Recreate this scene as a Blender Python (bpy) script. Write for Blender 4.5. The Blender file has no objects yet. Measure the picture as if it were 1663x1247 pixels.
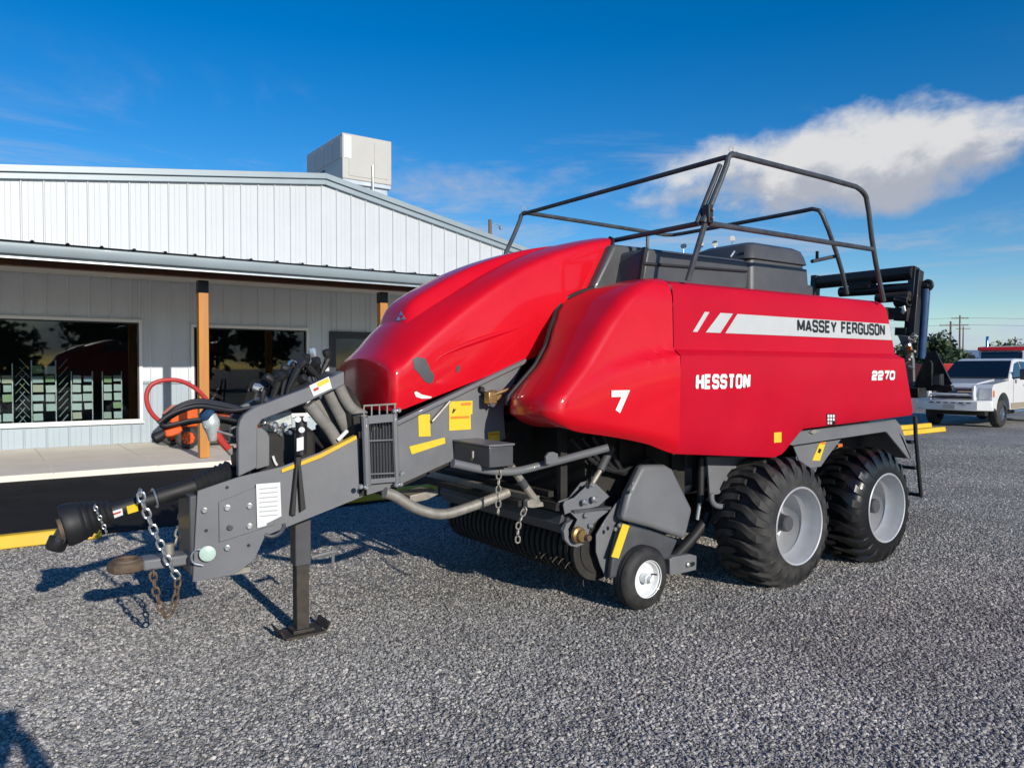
import bpy, bmesh, math, random
from mathutils import Vector, Matrix, noise
from mathutils.bvhtree import BVHTree
random.seed(7)
R = math.radians
scene = bpy.context.scene
# ---------------------------------------------------------------- camera
FPX, CX, CY, CAMH = 1220.0, 831.5, 623.5, 1.72
AZ = math.atan(1700 / FPX); PITCH = math.atan((CY - 598) / FPX)
FH = Vector((math.cos(AZ), math.sin(AZ), 0)); RT = Vector((math.sin(AZ), -math.cos(AZ), 0)); ZU = Vector((0, 0, 1))
FW = FH * math.cos(PITCH) - ZU * math.sin(PITCH); UP = ZU * math.cos(PITCH) + FH * math.sin(PITCH)
CAM = Vector((0, 0, CAMH))
cd = bpy.data.cameras.new('camera'); cam = bpy.data.objects.new('camera', cd); scene.collection.objects.link(cam)
cd.sensor_width = 36; cd.lens = 36 * FPX / 1663; cd.clip_start = 0.05; cd.clip_end = 5000
cam.matrix_world = Matrix(((RT.x, UP.x, -FW.x, 0), (RT.y, UP.y, -FW.y, 0), (RT.z, UP.z, -FW.z, CAMH), (0, 0, 0, 1)))
scene.camera = cam
# ---------------------------------------------------------------- sky, sun, exposure
SUN_EL = R(19.5); SUN_TO = Vector((-0.03, -1.0, 0)).normalized()      # horizontal direction towards the sun
w = bpy.data.worlds.new('World'); scene.world = w; w.use_nodes = True
nt = w.node_tree; nt.nodes.clear()
def N(t, **k):
    n = nt.nodes.new(t)
    for a, b in k.items(): setattr(n, a, b)
    return n
def L(a, b): nt.links.new(a, b)
def M(op, a, b=None, c=None, clamp=False):
    n = N('ShaderNodeMath', operation=op, use_clamp=clamp)
    for i, v in enumerate((a, b, c)):
        if v is None: continue
        if isinstance(v, (int, float)): n.inputs[i].default_value = v
        else: L(v, n.inputs[i])
    return n.outputs[0]
def SS(v, lo, hi):                                                    # smoothstep
    n = N('ShaderNodeMapRange', interpolation_type='SMOOTHSTEP'); L(v, n.inputs[0])
    n.inputs[1].default_value = lo; n.inputs[2].default_value = hi
    return n.outputs[0]
def XYZ(x, y, z):
    n = N('ShaderNodeCombineXYZ')
    for i, v in enumerate((x, y, z)):
        if isinstance(v, (int, float)): n.inputs[i].default_value = v
        else: L(v, n.inputs[i])
    return n.outputs[0]
def FBM(vec, scale, detail=7, rough=.55, dist=0.0):
    n = N('ShaderNodeTexNoise'); L(vec, n.inputs['Vector'])
    n.inputs['Scale'].default_value = scale; n.inputs['Detail'].default_value = detail; n.inputs['Roughness'].default_value = rough
    n.inputs['Distortion'].default_value = dist
    return n.outputs[0]
sky = N('ShaderNodeTexSky', sky_type='NISHITA'); sky.sun_disc = False
sky.sun_elevation = SUN_EL; sky.sun_rotation = math.atan2(SUN_TO.x, SUN_TO.y); sky.altitude = 400
sky.air_density = 1.0; sky.dust_density = 0.15; sky.ozone_density = 3.0
hs = N('ShaderNodeHueSaturation'); hs.inputs['Hue'].default_value = .506; hs.inputs['Saturation'].default_value = 1.42; hs.inputs['Value'].default_value = 1.22
L(sky.outputs[0], hs.inputs['Color'])
tc = N('ShaderNodeTexCoord'); sp = N('ShaderNodeSeparateXYZ'); L(tc.outputs['Generated'], sp.inputs[0])
az = M('ARCTAN2', sp.outputs[1], sp.outputs[0]); el = M('ARCSINE', sp.outputs[2])
def cloud_density(dx, dy):
    a = M('ADD', az, dx); e = M('ADD', el, dy)
    v = XYZ(M('MULTIPLY', a, 1.0), M('MULTIPLY', e, 1.35), 0.37)
    big = FBM(v, 7.0, 9, .58, .25); puffy = FBM(v, 24.0, 6, .6)
    nz = M('ADD', M('MULTIPLY', M('SUBTRACT', big, .5), 1.75), M('MULTIPLY', M('SUBTRACT', puffy, .5), .42))
    # one long cumulus bank low in the eastern sky
    u = M('SUBTRACT', a, R(30.4)); t = M('SUBTRACT', e, R(13.7)); t = M('ADD', t, M('MULTIPLY', u, .07))
    q = M('ADD', M('POWER', M('ABSOLUTE', M('DIVIDE', u, R(14.6))), 2.4), M('POWER', M('ABSOLUTE', M('DIVIDE', t, R(4.1))), 2.0))
    m1 = M('SUBTRACT', .62, M('MULTIPLY', q, .78))
    # flat cloud streets just above the horizon, all round
    e2 = M('DIVIDE', M('SUBTRACT', e, R(1.9)), R(1.9)); m2 = M('SUBTRACT', .36, M('MULTIPLY', M('MULTIPLY', e2, e2), .6))
    m = M('MAXIMUM', m1, m2)
    return M('ADD', m, nz)
d0 = cloud_density(0.0, 0.0); d1 = cloud_density(0.012, 0.030)
al = SS(d0, -.02, .50)
lit = SS(M('SUBTRACT', d0, d1), -.16, .30)
# thin wisps scattered over the whole sky
pz = M('MAXIMUM', sp.outputs[2], .04)
pv = XYZ(M('DIVIDE', sp.outputs[0], pz), M('DIVIDE', sp.outputs[1], pz), 0)
wisp = M('MULTIPLY', SS(FBM(pv, .62, 8, .62, .6), .46, .72), SS(sp.outputs[2], .04, .18))
wisp = M('MULTIPLY', wisp, M('SUBTRACT', 1.0, SS(sp.outputs[2], .28, .37)))
wisp = M('MULTIPLY', wisp, SS(FBM(pv, .16, 2, .5), .30, .5))
ccol = N('ShaderNodeMix', data_type='RGBA'); L(lit, ccol.inputs[0])
ccol.inputs[6].default_value = (4.1, 4.3, 4.9, 1); ccol.inputs[7].default_value = (7.2, 7.15, 7.1, 1)
low = N('ShaderNodeMix', data_type='RGBA'); L(SS(el, R(3.0), R(8.0)), low.inputs[0]); low.inputs[6].default_value = (.66, .80, 1.0, 1); low.inputs[7].default_value = (1, 1, 1, 1)
cc2 = N('ShaderNodeMix', data_type='RGBA', blend_type='MULTIPLY'); cc2.inputs[0].default_value = 1; L(ccol.outputs[2], cc2.inputs[6]); L(low.outputs[2], cc2.inputs[7])
mx = N('ShaderNodeMix', data_type='RGBA'); L(M('MULTIPLY', wisp, .8), mx.inputs[0]); L(hs.outputs[0], mx.inputs[6]); mx.inputs[7].default_value = (4.6, 4.9, 5.6, 1)
mx2 = N('ShaderNodeMix', data_type='RGBA'); L(M('MULTIPLY', al, .95), mx2.inputs[0]); L(mx.outputs[2], mx2.inputs[6]); L(cc2.outputs[2], mx2.inputs[7])
bg = N('ShaderNodeBackground'); bg.inputs[1].default_value = 0.097; L(mx2.outputs[2], bg.inputs[0])
wo = N('ShaderNodeOutputWorld'); L(bg.outputs[0], wo.inputs[0])
sd = bpy.data.lights.new('sun', 'SUN'); sd.energy = 4.0; sd.angle = R(0.5); sd.color = (1.0, .93, .83)
sun = bpy.data.objects.new('sun', sd); scene.collection.objects.link(sun)
sv = SUN_TO * math.cos(SUN_EL) + ZU * math.sin(SUN_EL)
sun.rotation_euler = sv.to_track_quat('Z', 'Y').to_euler(); sun.location = sv * 50
vs = scene.view_settings; vs.view_transform = 'Standard'; vs.look = 'None'; vs.exposure = 0.12; vs.gamma = 1.0
scene.render.engine = 'CYCLES'
# ---------------------------------------------------------------- pixel helpers (photo pixels -> points on known planes)
def ray(p): return FW + RT * ((p[0] - CX) / FPX) - UP * ((p[1] - CY) / FPX)
def onY(p, Y): d = ray(p); return CAM + d * (Y / d.y)
def onX(p, X): d = ray(p); return CAM + d * (X / d.x)
def onZ(p, z=0.0): d = ray(p); return CAM + d * ((z - CAMH) / d.z)
def atD(p, D): return CAM + ray(p) * D
def crop(ox, oy, s): return lambda x, y: (ox + x / s, oy + y / s)
c1 = crop(60, 560, 2.494); c2 = crop(380, 560, 4.158); c3 = crop(620, 600, 4.1575); c4 = crop(780, 680, 3.667); c5 = crop(1100, 640, 3.668)
c6 = crop(1280, 400, 3.898); c7 = crop(540, 370, 3.326); c8 = crop(780, 220, 2.3757); cs = crop(800, 430, 2.3757)
cb = crop(0, 380, 3.2825)
# ---------------------------------------------------------------- materials
MATS = {}
def mat(name, col, rough=.5, metal=0.0, coat=0.0, var=.12, vscale=6.0, bump=0.0, bscale=60.0, dust=0.0, dustcol=(.33, .30, .26), spec=.5, coat_rough=.06, streak=1.0):
    m = bpy.data.materials.new(name); m.use_nodes = True; t = m.node_tree; b = t.nodes['Principled BSDF']
    def nn(tp): return t.nodes.new(tp)
    co = nn('ShaderNodeTexCoord'); mp = nn('ShaderNodeMapping'); mp.inputs['Scale'].default_value = (1, 1, streak)
    t.links.new(co.outputs['Object'], mp.inputs[0])
    n1 = nn('ShaderNodeTexNoise'); n1.inputs['Scale'].default_value = vscale; n1.inputs['Detail'].default_value = 6; n1.inputs['Roughness'].default_value = .62
    t.links.new(mp.outputs[0], n1.inputs['Vector'])
    mr = nn('ShaderNodeMapRange'); mr.inputs[1].default_value = .25; mr.inputs[2].default_value = .75
    mr.inputs[3].default_value = 1 - var; mr.inputs[4].default_value = 1 + var; t.links.new(n1.outputs[0], mr.inputs[0])
    mul = nn('ShaderNodeVectorMath'); mul.operation = 'SCALE'; mul.inputs[0].default_value = col[:3]; t.links.new(mr.outputs[0], mul.inputs['Scale'])
    out = mul.outputs[0]
    rr = nn('ShaderNodeMapRange'); rr.inputs[3].default_value = max(.02, rough - .07); rr.inputs[4].default_value = min(1, rough + .1); t.links.new(n1.outputs[0], rr.inputs[0])
    ro = rr.outputs[0]
    if dust > 0:
        n2 = nn('ShaderNodeTexNoise'); n2.inputs['Scale'].default_value = vscale * .55; n2.inputs['Detail'].default_value = 9; n2.inputs['Roughness'].default_value = .7
        t.links.new(mp.outputs[0], n2.inputs['Vector'])
        d = nn('ShaderNodeMapRange'); d.inputs[1].default_value = .42; d.inputs[2].default_value = .72; d.inputs[4].default_value = dust; t.links.new(n2.outputs[0], d.inputs[0])
        mm = nn('ShaderNodeMix'); mm.data_type = 'RGBA'; t.links.new(d.outputs[0], mm.inputs[0]); t.links.new(out, mm.inputs[6]); mm.inputs[7].default_value = (*dustcol, 1)
        out = mm.outputs[2]
        m2 = nn('ShaderNodeMath'); m2.operation = 'MULTIPLY_ADD'; m2.use_clamp = True; t.links.new(d.outputs[0], m2.inputs[0]); m2.inputs[1].default_value = .35; t.links.new(ro, m2.inputs[2]); ro = m2.outputs[0]
    t.links.new(out, b.inputs['Base Color']); t.links.new(ro, b.inputs['Roughness'])
    b.inputs['Metallic'].default_value = metal; b.inputs['Coat Weight'].default_value = coat; b.inputs['Coat Roughness'].default_value = coat_rough
    b.inputs['Specular IOR Level'].default_value = spec
    if bump > 0:
        n3 = nn('ShaderNodeTexNoise'); n3.inputs['Scale'].default_value = bscale; n3.inputs['Detail'].default_value = 4; t.links.new(co.outputs['Object'], n3.inputs['Vector'])
        bp = nn('ShaderNodeBump'); bp.inputs['Strength'].default_value = bump; bp.inputs['Distance'].default_value = .01; t.links.new(n3.outputs[0], bp.inputs['Height']); t.links.new(bp.outputs[0], b.inputs['Normal'])
    MATS[name] = m; return m
mat('red_gloss', (.62, .0025, .013), .38, 0, .6, .06, 3, .0, dust=.025, dustcol=(.5, .10, .10), coat_rough=.07, spec=.15)
mat('red_faded', (.50, .0026, .019), .50, 0, .12, .07, 2.5, dust=.05, dustcol=(.48, .06, .09), coat_rough=.18, spec=.13)
mat('silver_decal', (.62, .62, .60), .42, .25, 0, .05, 4)
mat('white_print', (.80, .78, .76), .5, 0, 0, .06, 30)
mat('black_print', (.012, .013, .016), .45)
mat('grey_paint', (.150, .155, .165), .44, 0, .12, .10, 5, .04, 90, dust=.22, dustcol=(.24, .235, .225))
mat('dark_grey_paint', (.060, .063, .070), .48, 0, .1, .12, 7, dust=.18, dustcol=(.17, .165, .155))
mat('rail_paint', (.045, .050, .058), .42, 0, .1, .25, 14, dust=.25, dustcol=(.16, .165, .17))
mat('black_paint', (.012, .012, .014), .45, 0, .05, .3, 9, dust=.25, dustcol=(.06, .057, .05))
mat('dirty_black', (.016, .015, .014), .75, 0, 0, .4, 8, .15, 60, dust=.45, dustcol=(.075, .065, .05))
mat('rust_steel', (.13, .085, .055), .65, .35, 0, .45, 22, .1, 120, dust=.5, dustcol=(.24, .20, .15))
mat('old_steel', (.05, .043, .036), .6, .3, 0, .4, 18, .1, 90, dust=.35, dustcol=(.14, .105, .07))
mat('worn_steel', (.34, .32, .28), .5, .5, 0, .3, 18, dust=.35, dustcol=(.35, .30, .22))
mat('zinc', (.62, .63, .62), .3, .85, 0, .15, 30)
mat('brass', (.42, .28, .12), .4, .8, 0, .25, 40)
mat('charcoal_plastic', (.066, .068, .072), .40, 0, .05, .10, 5, .12, 220, dust=.22, dustcol=(.16, .155, .15))
mat('black_rubber', (.012, .0125, .014), .55, 0, 0, .2, 9, .08, 160, dust=.22, dustcol=(.05, .048, .045))
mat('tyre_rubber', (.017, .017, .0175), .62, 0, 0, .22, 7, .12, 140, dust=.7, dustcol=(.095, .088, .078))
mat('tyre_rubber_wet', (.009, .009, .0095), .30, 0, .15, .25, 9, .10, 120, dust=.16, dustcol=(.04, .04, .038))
mat('hose_grey', (.20, .19, .175), .7, 0, 0, .25, 14, .1, 80, dust=.5, dustcol=(.32, .29, .24))
mat('hose_black', (.014, .014, .016), .5, 0, .1, .2, 10)
mat('hose_red', (.46, .035, .03), .5, 0, .1, .15, 12)
mat('rim_silver', (.58, .59, .60), .34, .4, .15, .08, 8, dust=.2, dustcol=(.45, .43, .40))
mat('rim_white', (.74, .76, .76), .4, 0, .2, .08, 8, dust=.25, dustcol=(.45, .43, .40))
mat('yellow_decal', (.78, .55, .02), .45, 0, .1, .08, 20, dust=.15, dustcol=(.6, .5, .25))
mat('orange_print', (.70, .22, .02), .5)
mat('white_label', (.74, .76, .76), .5, 0, 0, .05, 30)
mat('pale_block', (.55, .60, .59), .4, .3, 0, .35, 12)
mat('reflector_green', (.45, .60, .52), .3, 0, .3)
mat('yellow_paint', (.74, .46, .015), .6, 0, 0, .12, 5, .1, 70, dust=.25, dustcol=(.55, .42, .18))
mat('blue_rod', (.03, .075, .17), .35, .2, .2, .2, 15)
mat('lamp_lens', (.55, .56, .55), .2, 0, .4)
mat('red_lens', (.5, .02, .015), .15, 0, .6)
mat('orange_lens', (.75, .18, .02), .2, 0, .5)
mat('wall_white', (.49, .515, .525), .45, 0, .1, .04, 1.5, dust=.06, dustcol=(.62, .63, .63))
mat('wall_blue', (.63, .68, .72), .45, 0, .1, .05, 1.5, dust=.10, dustcol=(.40, .43, .46))
mat('wall_wainscot', (.36, .43, .48), .48, 0, .08, .06, 1.5, dust=.10, dustcol=(.40, .42, .44))
mat('trim_grey', (.27, .325, .35), .4, .1, .1, .06, 2)
mat('galvanised', (.52, .55, .57), .35, .6, 0, .12, 3)
mat('frame_white', (.80, .80, .78), .4, 0, .1, .04)
mat('frame_dark', (.035, .038, .045), .4)
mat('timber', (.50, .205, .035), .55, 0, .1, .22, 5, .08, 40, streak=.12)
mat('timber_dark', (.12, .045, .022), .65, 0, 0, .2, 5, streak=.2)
mat('soffit', (.42, .40, .37), .7, 0, 0, .15, 4)
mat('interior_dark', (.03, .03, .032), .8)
mat('concrete', (.80, .74, .64), .85, 0, 0, .10, 1.2, .10, 50, dust=.3, dustcol=(.74, .68, .58))
mat('hvac_beige', (.47, .455, .415), .5, 0, .05, .05, 2)
mat('hvac_grey', (.40, .40, .39), .5, 0, .05, .05, 2)
mat('truck_white', (.74, .74, .73), .28, 0, .8, .04, 3, dust=.10, dustcol=(.55, .52, .47))
mat('truck_tan', (.34, .28, .20), .4, 0, .4)
mat('chrome', (.72, .73, .74), .12, 1.0, 0, .05)
mat('car_red', (.42, .012, .012), .35, 0, .6)
mat('orange_paint', (.78, .10, .008), .4, 0, .4)
mat('pole_wood', (.16, .12, .09), .85, 0, 0, .3, 5, .2, 30, streak=.1)
mat('wire_grey', (.05, .05, .05), .6)
mat('bark', (.07, .05, .035), .9, 0, 0, .3, 5, .3, 20)
mat('skin', (.55, .33, .24), .5); mat('denim', (.05, .07, .13), .8); mat('jacket', (.04, .04, .045), .8); mat('hair', (.03, .02, .015), .7)
def glass(name, col, rough=.02):
    m = bpy.data.materials.new(name); m.use_nodes = True; t = m.node_tree; t.nodes.clear(); nn = t.nodes.new
    tr = nn('ShaderNodeBsdfTransparent'); tr.inputs[0].default_value = (*col, 1); gl = nn('ShaderNodeBsdfGlossy'); gl.inputs['Roughness'].default_value = rough
    fr = nn('ShaderNodeFresnel'); fr.inputs[0].default_value = 1.5; mx_ = nn('ShaderNodeMixShader'); o = nn('ShaderNodeOutputMaterial')
    t.links.new(fr.outputs[0], mx_.inputs[0]); t.links.new(tr.outputs[0], mx_.inputs[1]); t.links.new(gl.outputs[0], mx_.inputs[2]); t.links.new(mx_.outputs[0], o.inputs[0])
    MATS[name] = m
glass('window_glass', (.78, .84, .84)); 
def darkglass(name, col): mat(name, col, .04, 0, 1.0, .02, 2, coat_rough=.01)
darkglass('car_glass', (.008, .010, .011))
def leafmat(name, a, b_):
    m = bpy.data.materials.new(name); m.use_nodes = True; t = m.node_tree; b = t.nodes['Principled BSDF']
    g = t.nodes.new('ShaderNodeNewGeometry'); cr = t.nodes.new('ShaderNodeMix'); cr.data_type = 'RGBA'
    t.links.new(g.outputs['Random Per Island'], cr.inputs[0]); cr.inputs[6].default_value = (*a, 1); cr.inputs[7].default_value = (*b_, 1)
    t.links.new(cr.outputs[2], b.inputs['Base Color']); b.inputs['Roughness'].default_value = .6
    MATS[name] = m
leafmat('leaf_dark', (.020, .040, .014), (.045, .075, .022)); leafmat('leaf_mid', (.035, .055, .018), (.075, .095, .030))
# paper brochures: a different print on every sheet
def papermat():
    m = bpy.data.materials.new('brochure_paper'); m.use_nodes = True; t = m.node_tree; b = t.nodes['Principled BSDF']
    g = t.nodes.new('ShaderNodeObjectInfo'); cr = t.nodes.new('ShaderNodeValToRGB'); t.links.new(g.outputs['Random'], cr.inputs[0])
    cols = [(.66, .70, .66), (.52, .60, .55), (.62, .56, .40), (.60, .66, .66), (.40, .50, .58), (.66, .68, .64), (.58, .62, .58), (.68, .70, .68), (.30, .42, .20), (.50, .52, .46)]
    cr.color_ramp.interpolation = 'CONSTANT'
    for i, c in enumerate(cols):
        e = cr.color_ramp.elements[0] if i == 0 else cr.color_ramp.elements.new(i / len(cols))
        e.position = i / len(cols); e.color = (*c, 1)
    t.links.new(cr.outputs[0], b.inputs['Base Color']); b.inputs['Roughness'].default_value = .5; MATS['brochure_paper'] = m
papermat()
def gravelmat(name, stones):
    m = bpy.data.materials.new(name); m.use_nodes = True; t = m.node_tree; b = t.nodes['Principled BSDF']; nn = t.nodes.new
    tcn = nn('ShaderNodeTexCoord'); geo = nn('ShaderNodeNewGeometry')
    big = nn('ShaderNodeTexNoise'); big.inputs['Scale'].default_value = .33; big.inputs['Detail'].default_value = 7; big.inputs['Roughness'].default_value = .6; t.links.new(geo.outputs['Position'], big.inputs['Vector'])
    cr = nn('ShaderNodeValToRGB'); els = cr.color_ramp.elements
    for i, (p, c) in enumerate([(0, (.120, .115, .107)), (.22, (.220, .211, .196)), (.5, (.325, .310, .288)), (.8, (.44, .418, .385)), (.95, (.54, .508, .455)), (1, (.66, .60, .52))]):
        e = els[i] if i < 2 else els.new(p); e.position = p; e.color = (*c, 1)
    if stones:
        oi = nn('ShaderNodeObjectInfo'); t.links.new(oi.outputs['Random'], cr.inputs[0])
        fine = nn('ShaderNodeTexNoise'); fine.inputs['Scale'].default_value = 90; fine.inputs['Detail'].default_value = 4; t.links.new(geo.outputs['Position'], fine.inputs['Vector'])
    else:
        v1 = nn('ShaderNodeTexVoronoi'); v1.inputs['Scale'].default_value = 46; t.links.new(geo.outputs['Position'], v1.inputs['Vector'])
        sx = nn('ShaderNodeSeparateColor'); t.links.new(v1.outputs['Color'], sx.inputs[0]); t.links.new(sx.outputs[0], cr.inputs[0])
        v2 = nn('ShaderNodeTexVoronoi'); v2.inputs['Scale'].default_value = 95; t.links.new(geo.outputs['Position'], v2.inputs['Vector'])
        fine = nn('ShaderNodeTexNoise'); fine.inputs['Scale'].default_value = 60; fine.inputs['Detail'].default_value = 5; t.links.new(geo.outputs['Position'], fine.inputs['Vector'])
        ad = nn('ShaderNodeMath'); ad.operation = 'ADD'; t.links.new(v1.outputs['Distance'], ad.inputs[0]); t.links.new(v2.outputs['Distance'], ad.inputs[1])
        bp = nn('ShaderNodeBump'); bp.inputs['Strength'].default_value = .9; bp.inputs['Distance'].default_value = .016; bp.invert = True
        t.links.new(ad.outputs[0], bp.inputs['Height']); t.links.new(bp.outputs[0], b.inputs['Normal'])
    k = nn('ShaderNodeMapRange'); k.inputs[1].default_value = .3; k.inputs[2].default_value = .7; k.inputs[3].default_value = .66; k.inputs[4].default_value = 1.34; t.links.new(big.outputs[0], k.inputs[0])
    k2 = nn('ShaderNodeMapRange'); k2.inputs[1].default_value = .3; k2.inputs[2].default_value = .7; k2.inputs[3].default_value = .82; k2.inputs[4].default_value = 1.18; t.links.new(fine.outputs[0], k2.inputs[0])
    mm = nn('ShaderNodeMath'); mm.operation = 'MULTIPLY'; t.links.new(k.outputs[0], mm.inputs[0]); t.links.new(k2.outputs[0], mm.inputs[1])
    sc = nn('ShaderNodeVectorMath'); sc.operation = 'SCALE'; t.links.new(cr.outputs[0], sc.inputs[0]); t.links.new(mm.outputs[0], sc.inputs['Scale'])
    t.links.new(sc.outputs[0], b.inputs['Base Color']); b.inputs['Roughness'].default_value = .85; b.inputs['Specular IOR Level'].default_value = .3
    MATS[name] = m
gravelmat('gravel_ground', False); gravelmat('gravel_stone', True)
mat('asphalt', (.020, .0205, .022), .9, 0, 0, .25, 1.8, .5, 160, dust=.45, dustcol=(.050, .050, .050), spec=.12)
# ---------------------------------------------------------------- mesh builder
COL = scene.collection
class MB:
    def __init__(s): s.v = []; s.f = []; s.weld = False
    def add(s, vs, fs):
        o = len(s.v); s.v += [Vector(p) for p in vs]; s.f += [tuple(i + o for i in f) for f in fs]; return s
    def box(s, c, size, m=None):
        x, y, z = (k / 2 for k in size); c = Vector(c)
        vs = [Vector((i * x, j * y, k * z)) for i in (-1, 1) for j in (-1, 1) for k in (-1, 1)]
        if m is not None: vs = [m @ p for p in vs]
        return s.add([p + c for p in vs], [(0, 1, 3, 2), (4, 6, 7, 5), (0, 4, 5, 1), (2, 3, 7, 6), (0, 2, 6, 4), (1, 5, 7, 3)])
    def bb(s, a, b): a, b = Vector(a), Vector(b); return s.box((a + b) / 2, [abs(k) for k in (b - a)])
    def beam(s, a, b, wd, ht, up=(0, 0, 1)):
        a, b = Vector(a), Vector(b); d = (b - a); l = d.length; d.normalize(); sd_ = d.cross(Vector(up)).normalized(); u = sd_.cross(d)
        m = Matrix((d, sd_, u)).transposed(); return s.box((a + b) / 2, (l, wd, ht), m)
    def prism(s, pts, off):
        pts = [Vector(p) for p in pts]; off = Vector(off); n = len(pts)
        return s.add(pts + [p + off for p in pts], [tuple(range(n)), tuple(range(2 * n - 1, n - 1, -1))] + [(i, (i + 1) % n, n + (i + 1) % n, n + i) for i in range(n)])
    def tube(s, pts, r, n=10, caps=True, smooth=0, rad=None):
        pts = [Vector(p) for p in pts]
        for _ in range(smooth):
            q = [pts[0]]
            for a, b in zip(pts, pts[1:]): q += [a * .75 + b * .25, a * .25 + b * .75]
            pts = q + [pts[-1]]
        k = len(pts); o = len(s.v); prev = None
        for i, p in enumerate(pts):
            d = (pts[min(i + 1, k - 1)] - pts[max(i - 1, 0)]).normalized()
            if prev is None:
                u = d.cross(Vector((0, 0, 1)));  u = u if u.length > .05 else d.cross(Vector((1, 0, 0)))
            else: u = prev - d * prev.dot(d)
            u.normalize(); prev = u; v_ = d.cross(u); rr = rad[i] if rad else r
            s.v += [p + (u * math.cos(2 * math.pi * j / n) + v_ * math.sin(2 * math.pi * j / n)) * rr for j in range(n)]
        for i in range(k - 1):
            for j in range(n): s.f.append((o + i * n + j, o + i * n + (j + 1) % n, o + (i + 1) * n + (j + 1) % n, o + (i + 1) * n + j))
        if caps: s.f += [tuple(o + j for j in range(n - 1, -1, -1)), tuple(o + (k - 1) * n + j for j in range(n))]
        return s
    def lathe(s, prof, c, axis, n=32, close=False):          # prof: (distance along axis, radius)
        a = Vector(axis).normalized(); u = a.cross(Vector((0, 0, 1))); u = u if u.length > .1 else a.cross(Vector((1, 0, 0))); u.normalize(); v_ = a.cross(u)
        o = len(s.v); k = len(prof); c = Vector(c)
        for h, r in prof: s.v += [c + a * h + (u * math.cos(2 * math.pi * j / n) + v_ * math.sin(2 * math.pi * j / n)) * r for j in range(n)]
        for i in range(k - 1 + (1 if close else 0)):
            i2 = (i + 1) % k
            for j in range(n): s.f.append((o + i * n + j, o + i * n + (j + 1) % n, o + i2 * n + (j + 1) % n, o + i2 * n + j))
        if not close: s.f += [tuple(o + j for j in range(n - 1, -1, -1)), tuple(o + (k - 1) * n + j for j in range(n))]
        return s
    def shell(s, prof, c, axis, n=32):                          # lathe without its first cap
        s.lathe(prof, c, axis, n); s.f.pop(-2); return s
    def cyl(s, a, b, r, n=16): a, b = Vector(a), Vector(b); return s.lathe([(0, r), ((b - a).length, r)], a, b - a, n)
    def torus(s, c, axis, R_, r, n=20, k=8):
        return s.lathe([(math.sin(2 * math.pi * i / k) * r, R_ + math.cos(2 * math.pi * i / k) * r) for i in range(k)], c, axis, n, True)
    def grid(s, rows):
        o = len(s.v); h = len(rows); wd = len(rows[0])
        for r in rows: s.v += [Vector(p) for p in r]
        for i in range(h - 1):
            for j in range(wd - 1): s.f.append((o + i * wd + j, o + i * wd + j + 1, o + (i + 1) * wd + j + 1, o + (i + 1) * wd + j))
        return s
    def mesh(s, name, m, off=None, angle=35, recalc=True):
        me = bpy.data.meshes.new(name); off = Vector(off) if off is not None else Vector((0, 0, 0))
        me.from_pydata([p - off for p in s.v], [], s.f)
        if recalc:
            bm = bmesh.new(); bm.from_mesh(me)
            if s.weld: bmesh.ops.remove_doubles(bm, verts=bm.verts, dist=1e-4)
            bmesh.ops.recalc_face_normals(bm, faces=bm.faces); bm.to_mesh(me); bm.free()
        me.materials.append(MATS[m])
        for p in me.polygons: p.use_smooth = True
        me.set_sharp_from_angle(angle=R(angle)); me.update(); return me
ORG = {}
def link(name, me, parent=None):
    o = bpy.data.objects.new(name, me); COL.objects.link(o)
    if parent is not None: o.parent = parent; ORG[o] = ORG.get(parent, Vector((0, 0, 0)))
    return o
def part(name, mb, m, parent, bevel=0, angle=35, seg=2):
    me = mb.mesh(name, m, ORG.get(parent), angle); o = link(name, me, parent)
    if bevel: 
        b = o.modifiers.new('bevel', 'BEVEL'); b.width = bevel; b.segments = seg; b.limit_method = 'ANGLE'; b.angle_limit = R(40); b.harden_normals = False
    return o
def props(o, label=None, cat=None, group=None, kind=None):
    for k, v_ in (('label', label), ('category', cat), ('group', group), ('kind', kind)):
        if v_: o[k] = v_
    return o
def thing(name, label, cat, loc, group=None, world=True):
    o = bpy.data.objects.new(name, None); COL.objects.link(o); o.location = loc; o.empty_display_size = .2
    ORG[o] = Vector(loc) if world else Vector((0, 0, 0)); return props(o, label, cat, group)
def single(name, mb, m, loc, label, cat, group=None, bevel=0, kind=None):
    me = mb.mesh(name, m, loc); o = link(name, me); o.location = loc
    if bevel: b = o.modifiers.new('bevel', 'BEVEL'); b.width = bevel; b.segments = 2; b.limit_method = 'ANGLE'; b.angle_limit = R(40)
    return props(o, label, cat, group, kind)
def copy_tree(o, parent=None):
    c = o.copy(); COL.objects.link(c); ORG[c] = ORG.get(o, Vector((0, 0, 0)))
    if parent is not None: c.parent = parent
    for ch in list(o.children): copy_tree(ch, c)
    return c
def lerp(a, b, t): return a + (b - a) * t
def interp(tab, x):
    if x <= tab[0][0]: return tab[0][1]
    for (a, va), (b, vb) in zip(tab, tab[1:]):
        if x <= b: return lerp(va, vb, (x - a) / (b - a))
    return tab[-1][1]
def sstep(t): t = max(0, min(1, t)); return t * t * (3 - 2 * t)
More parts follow.
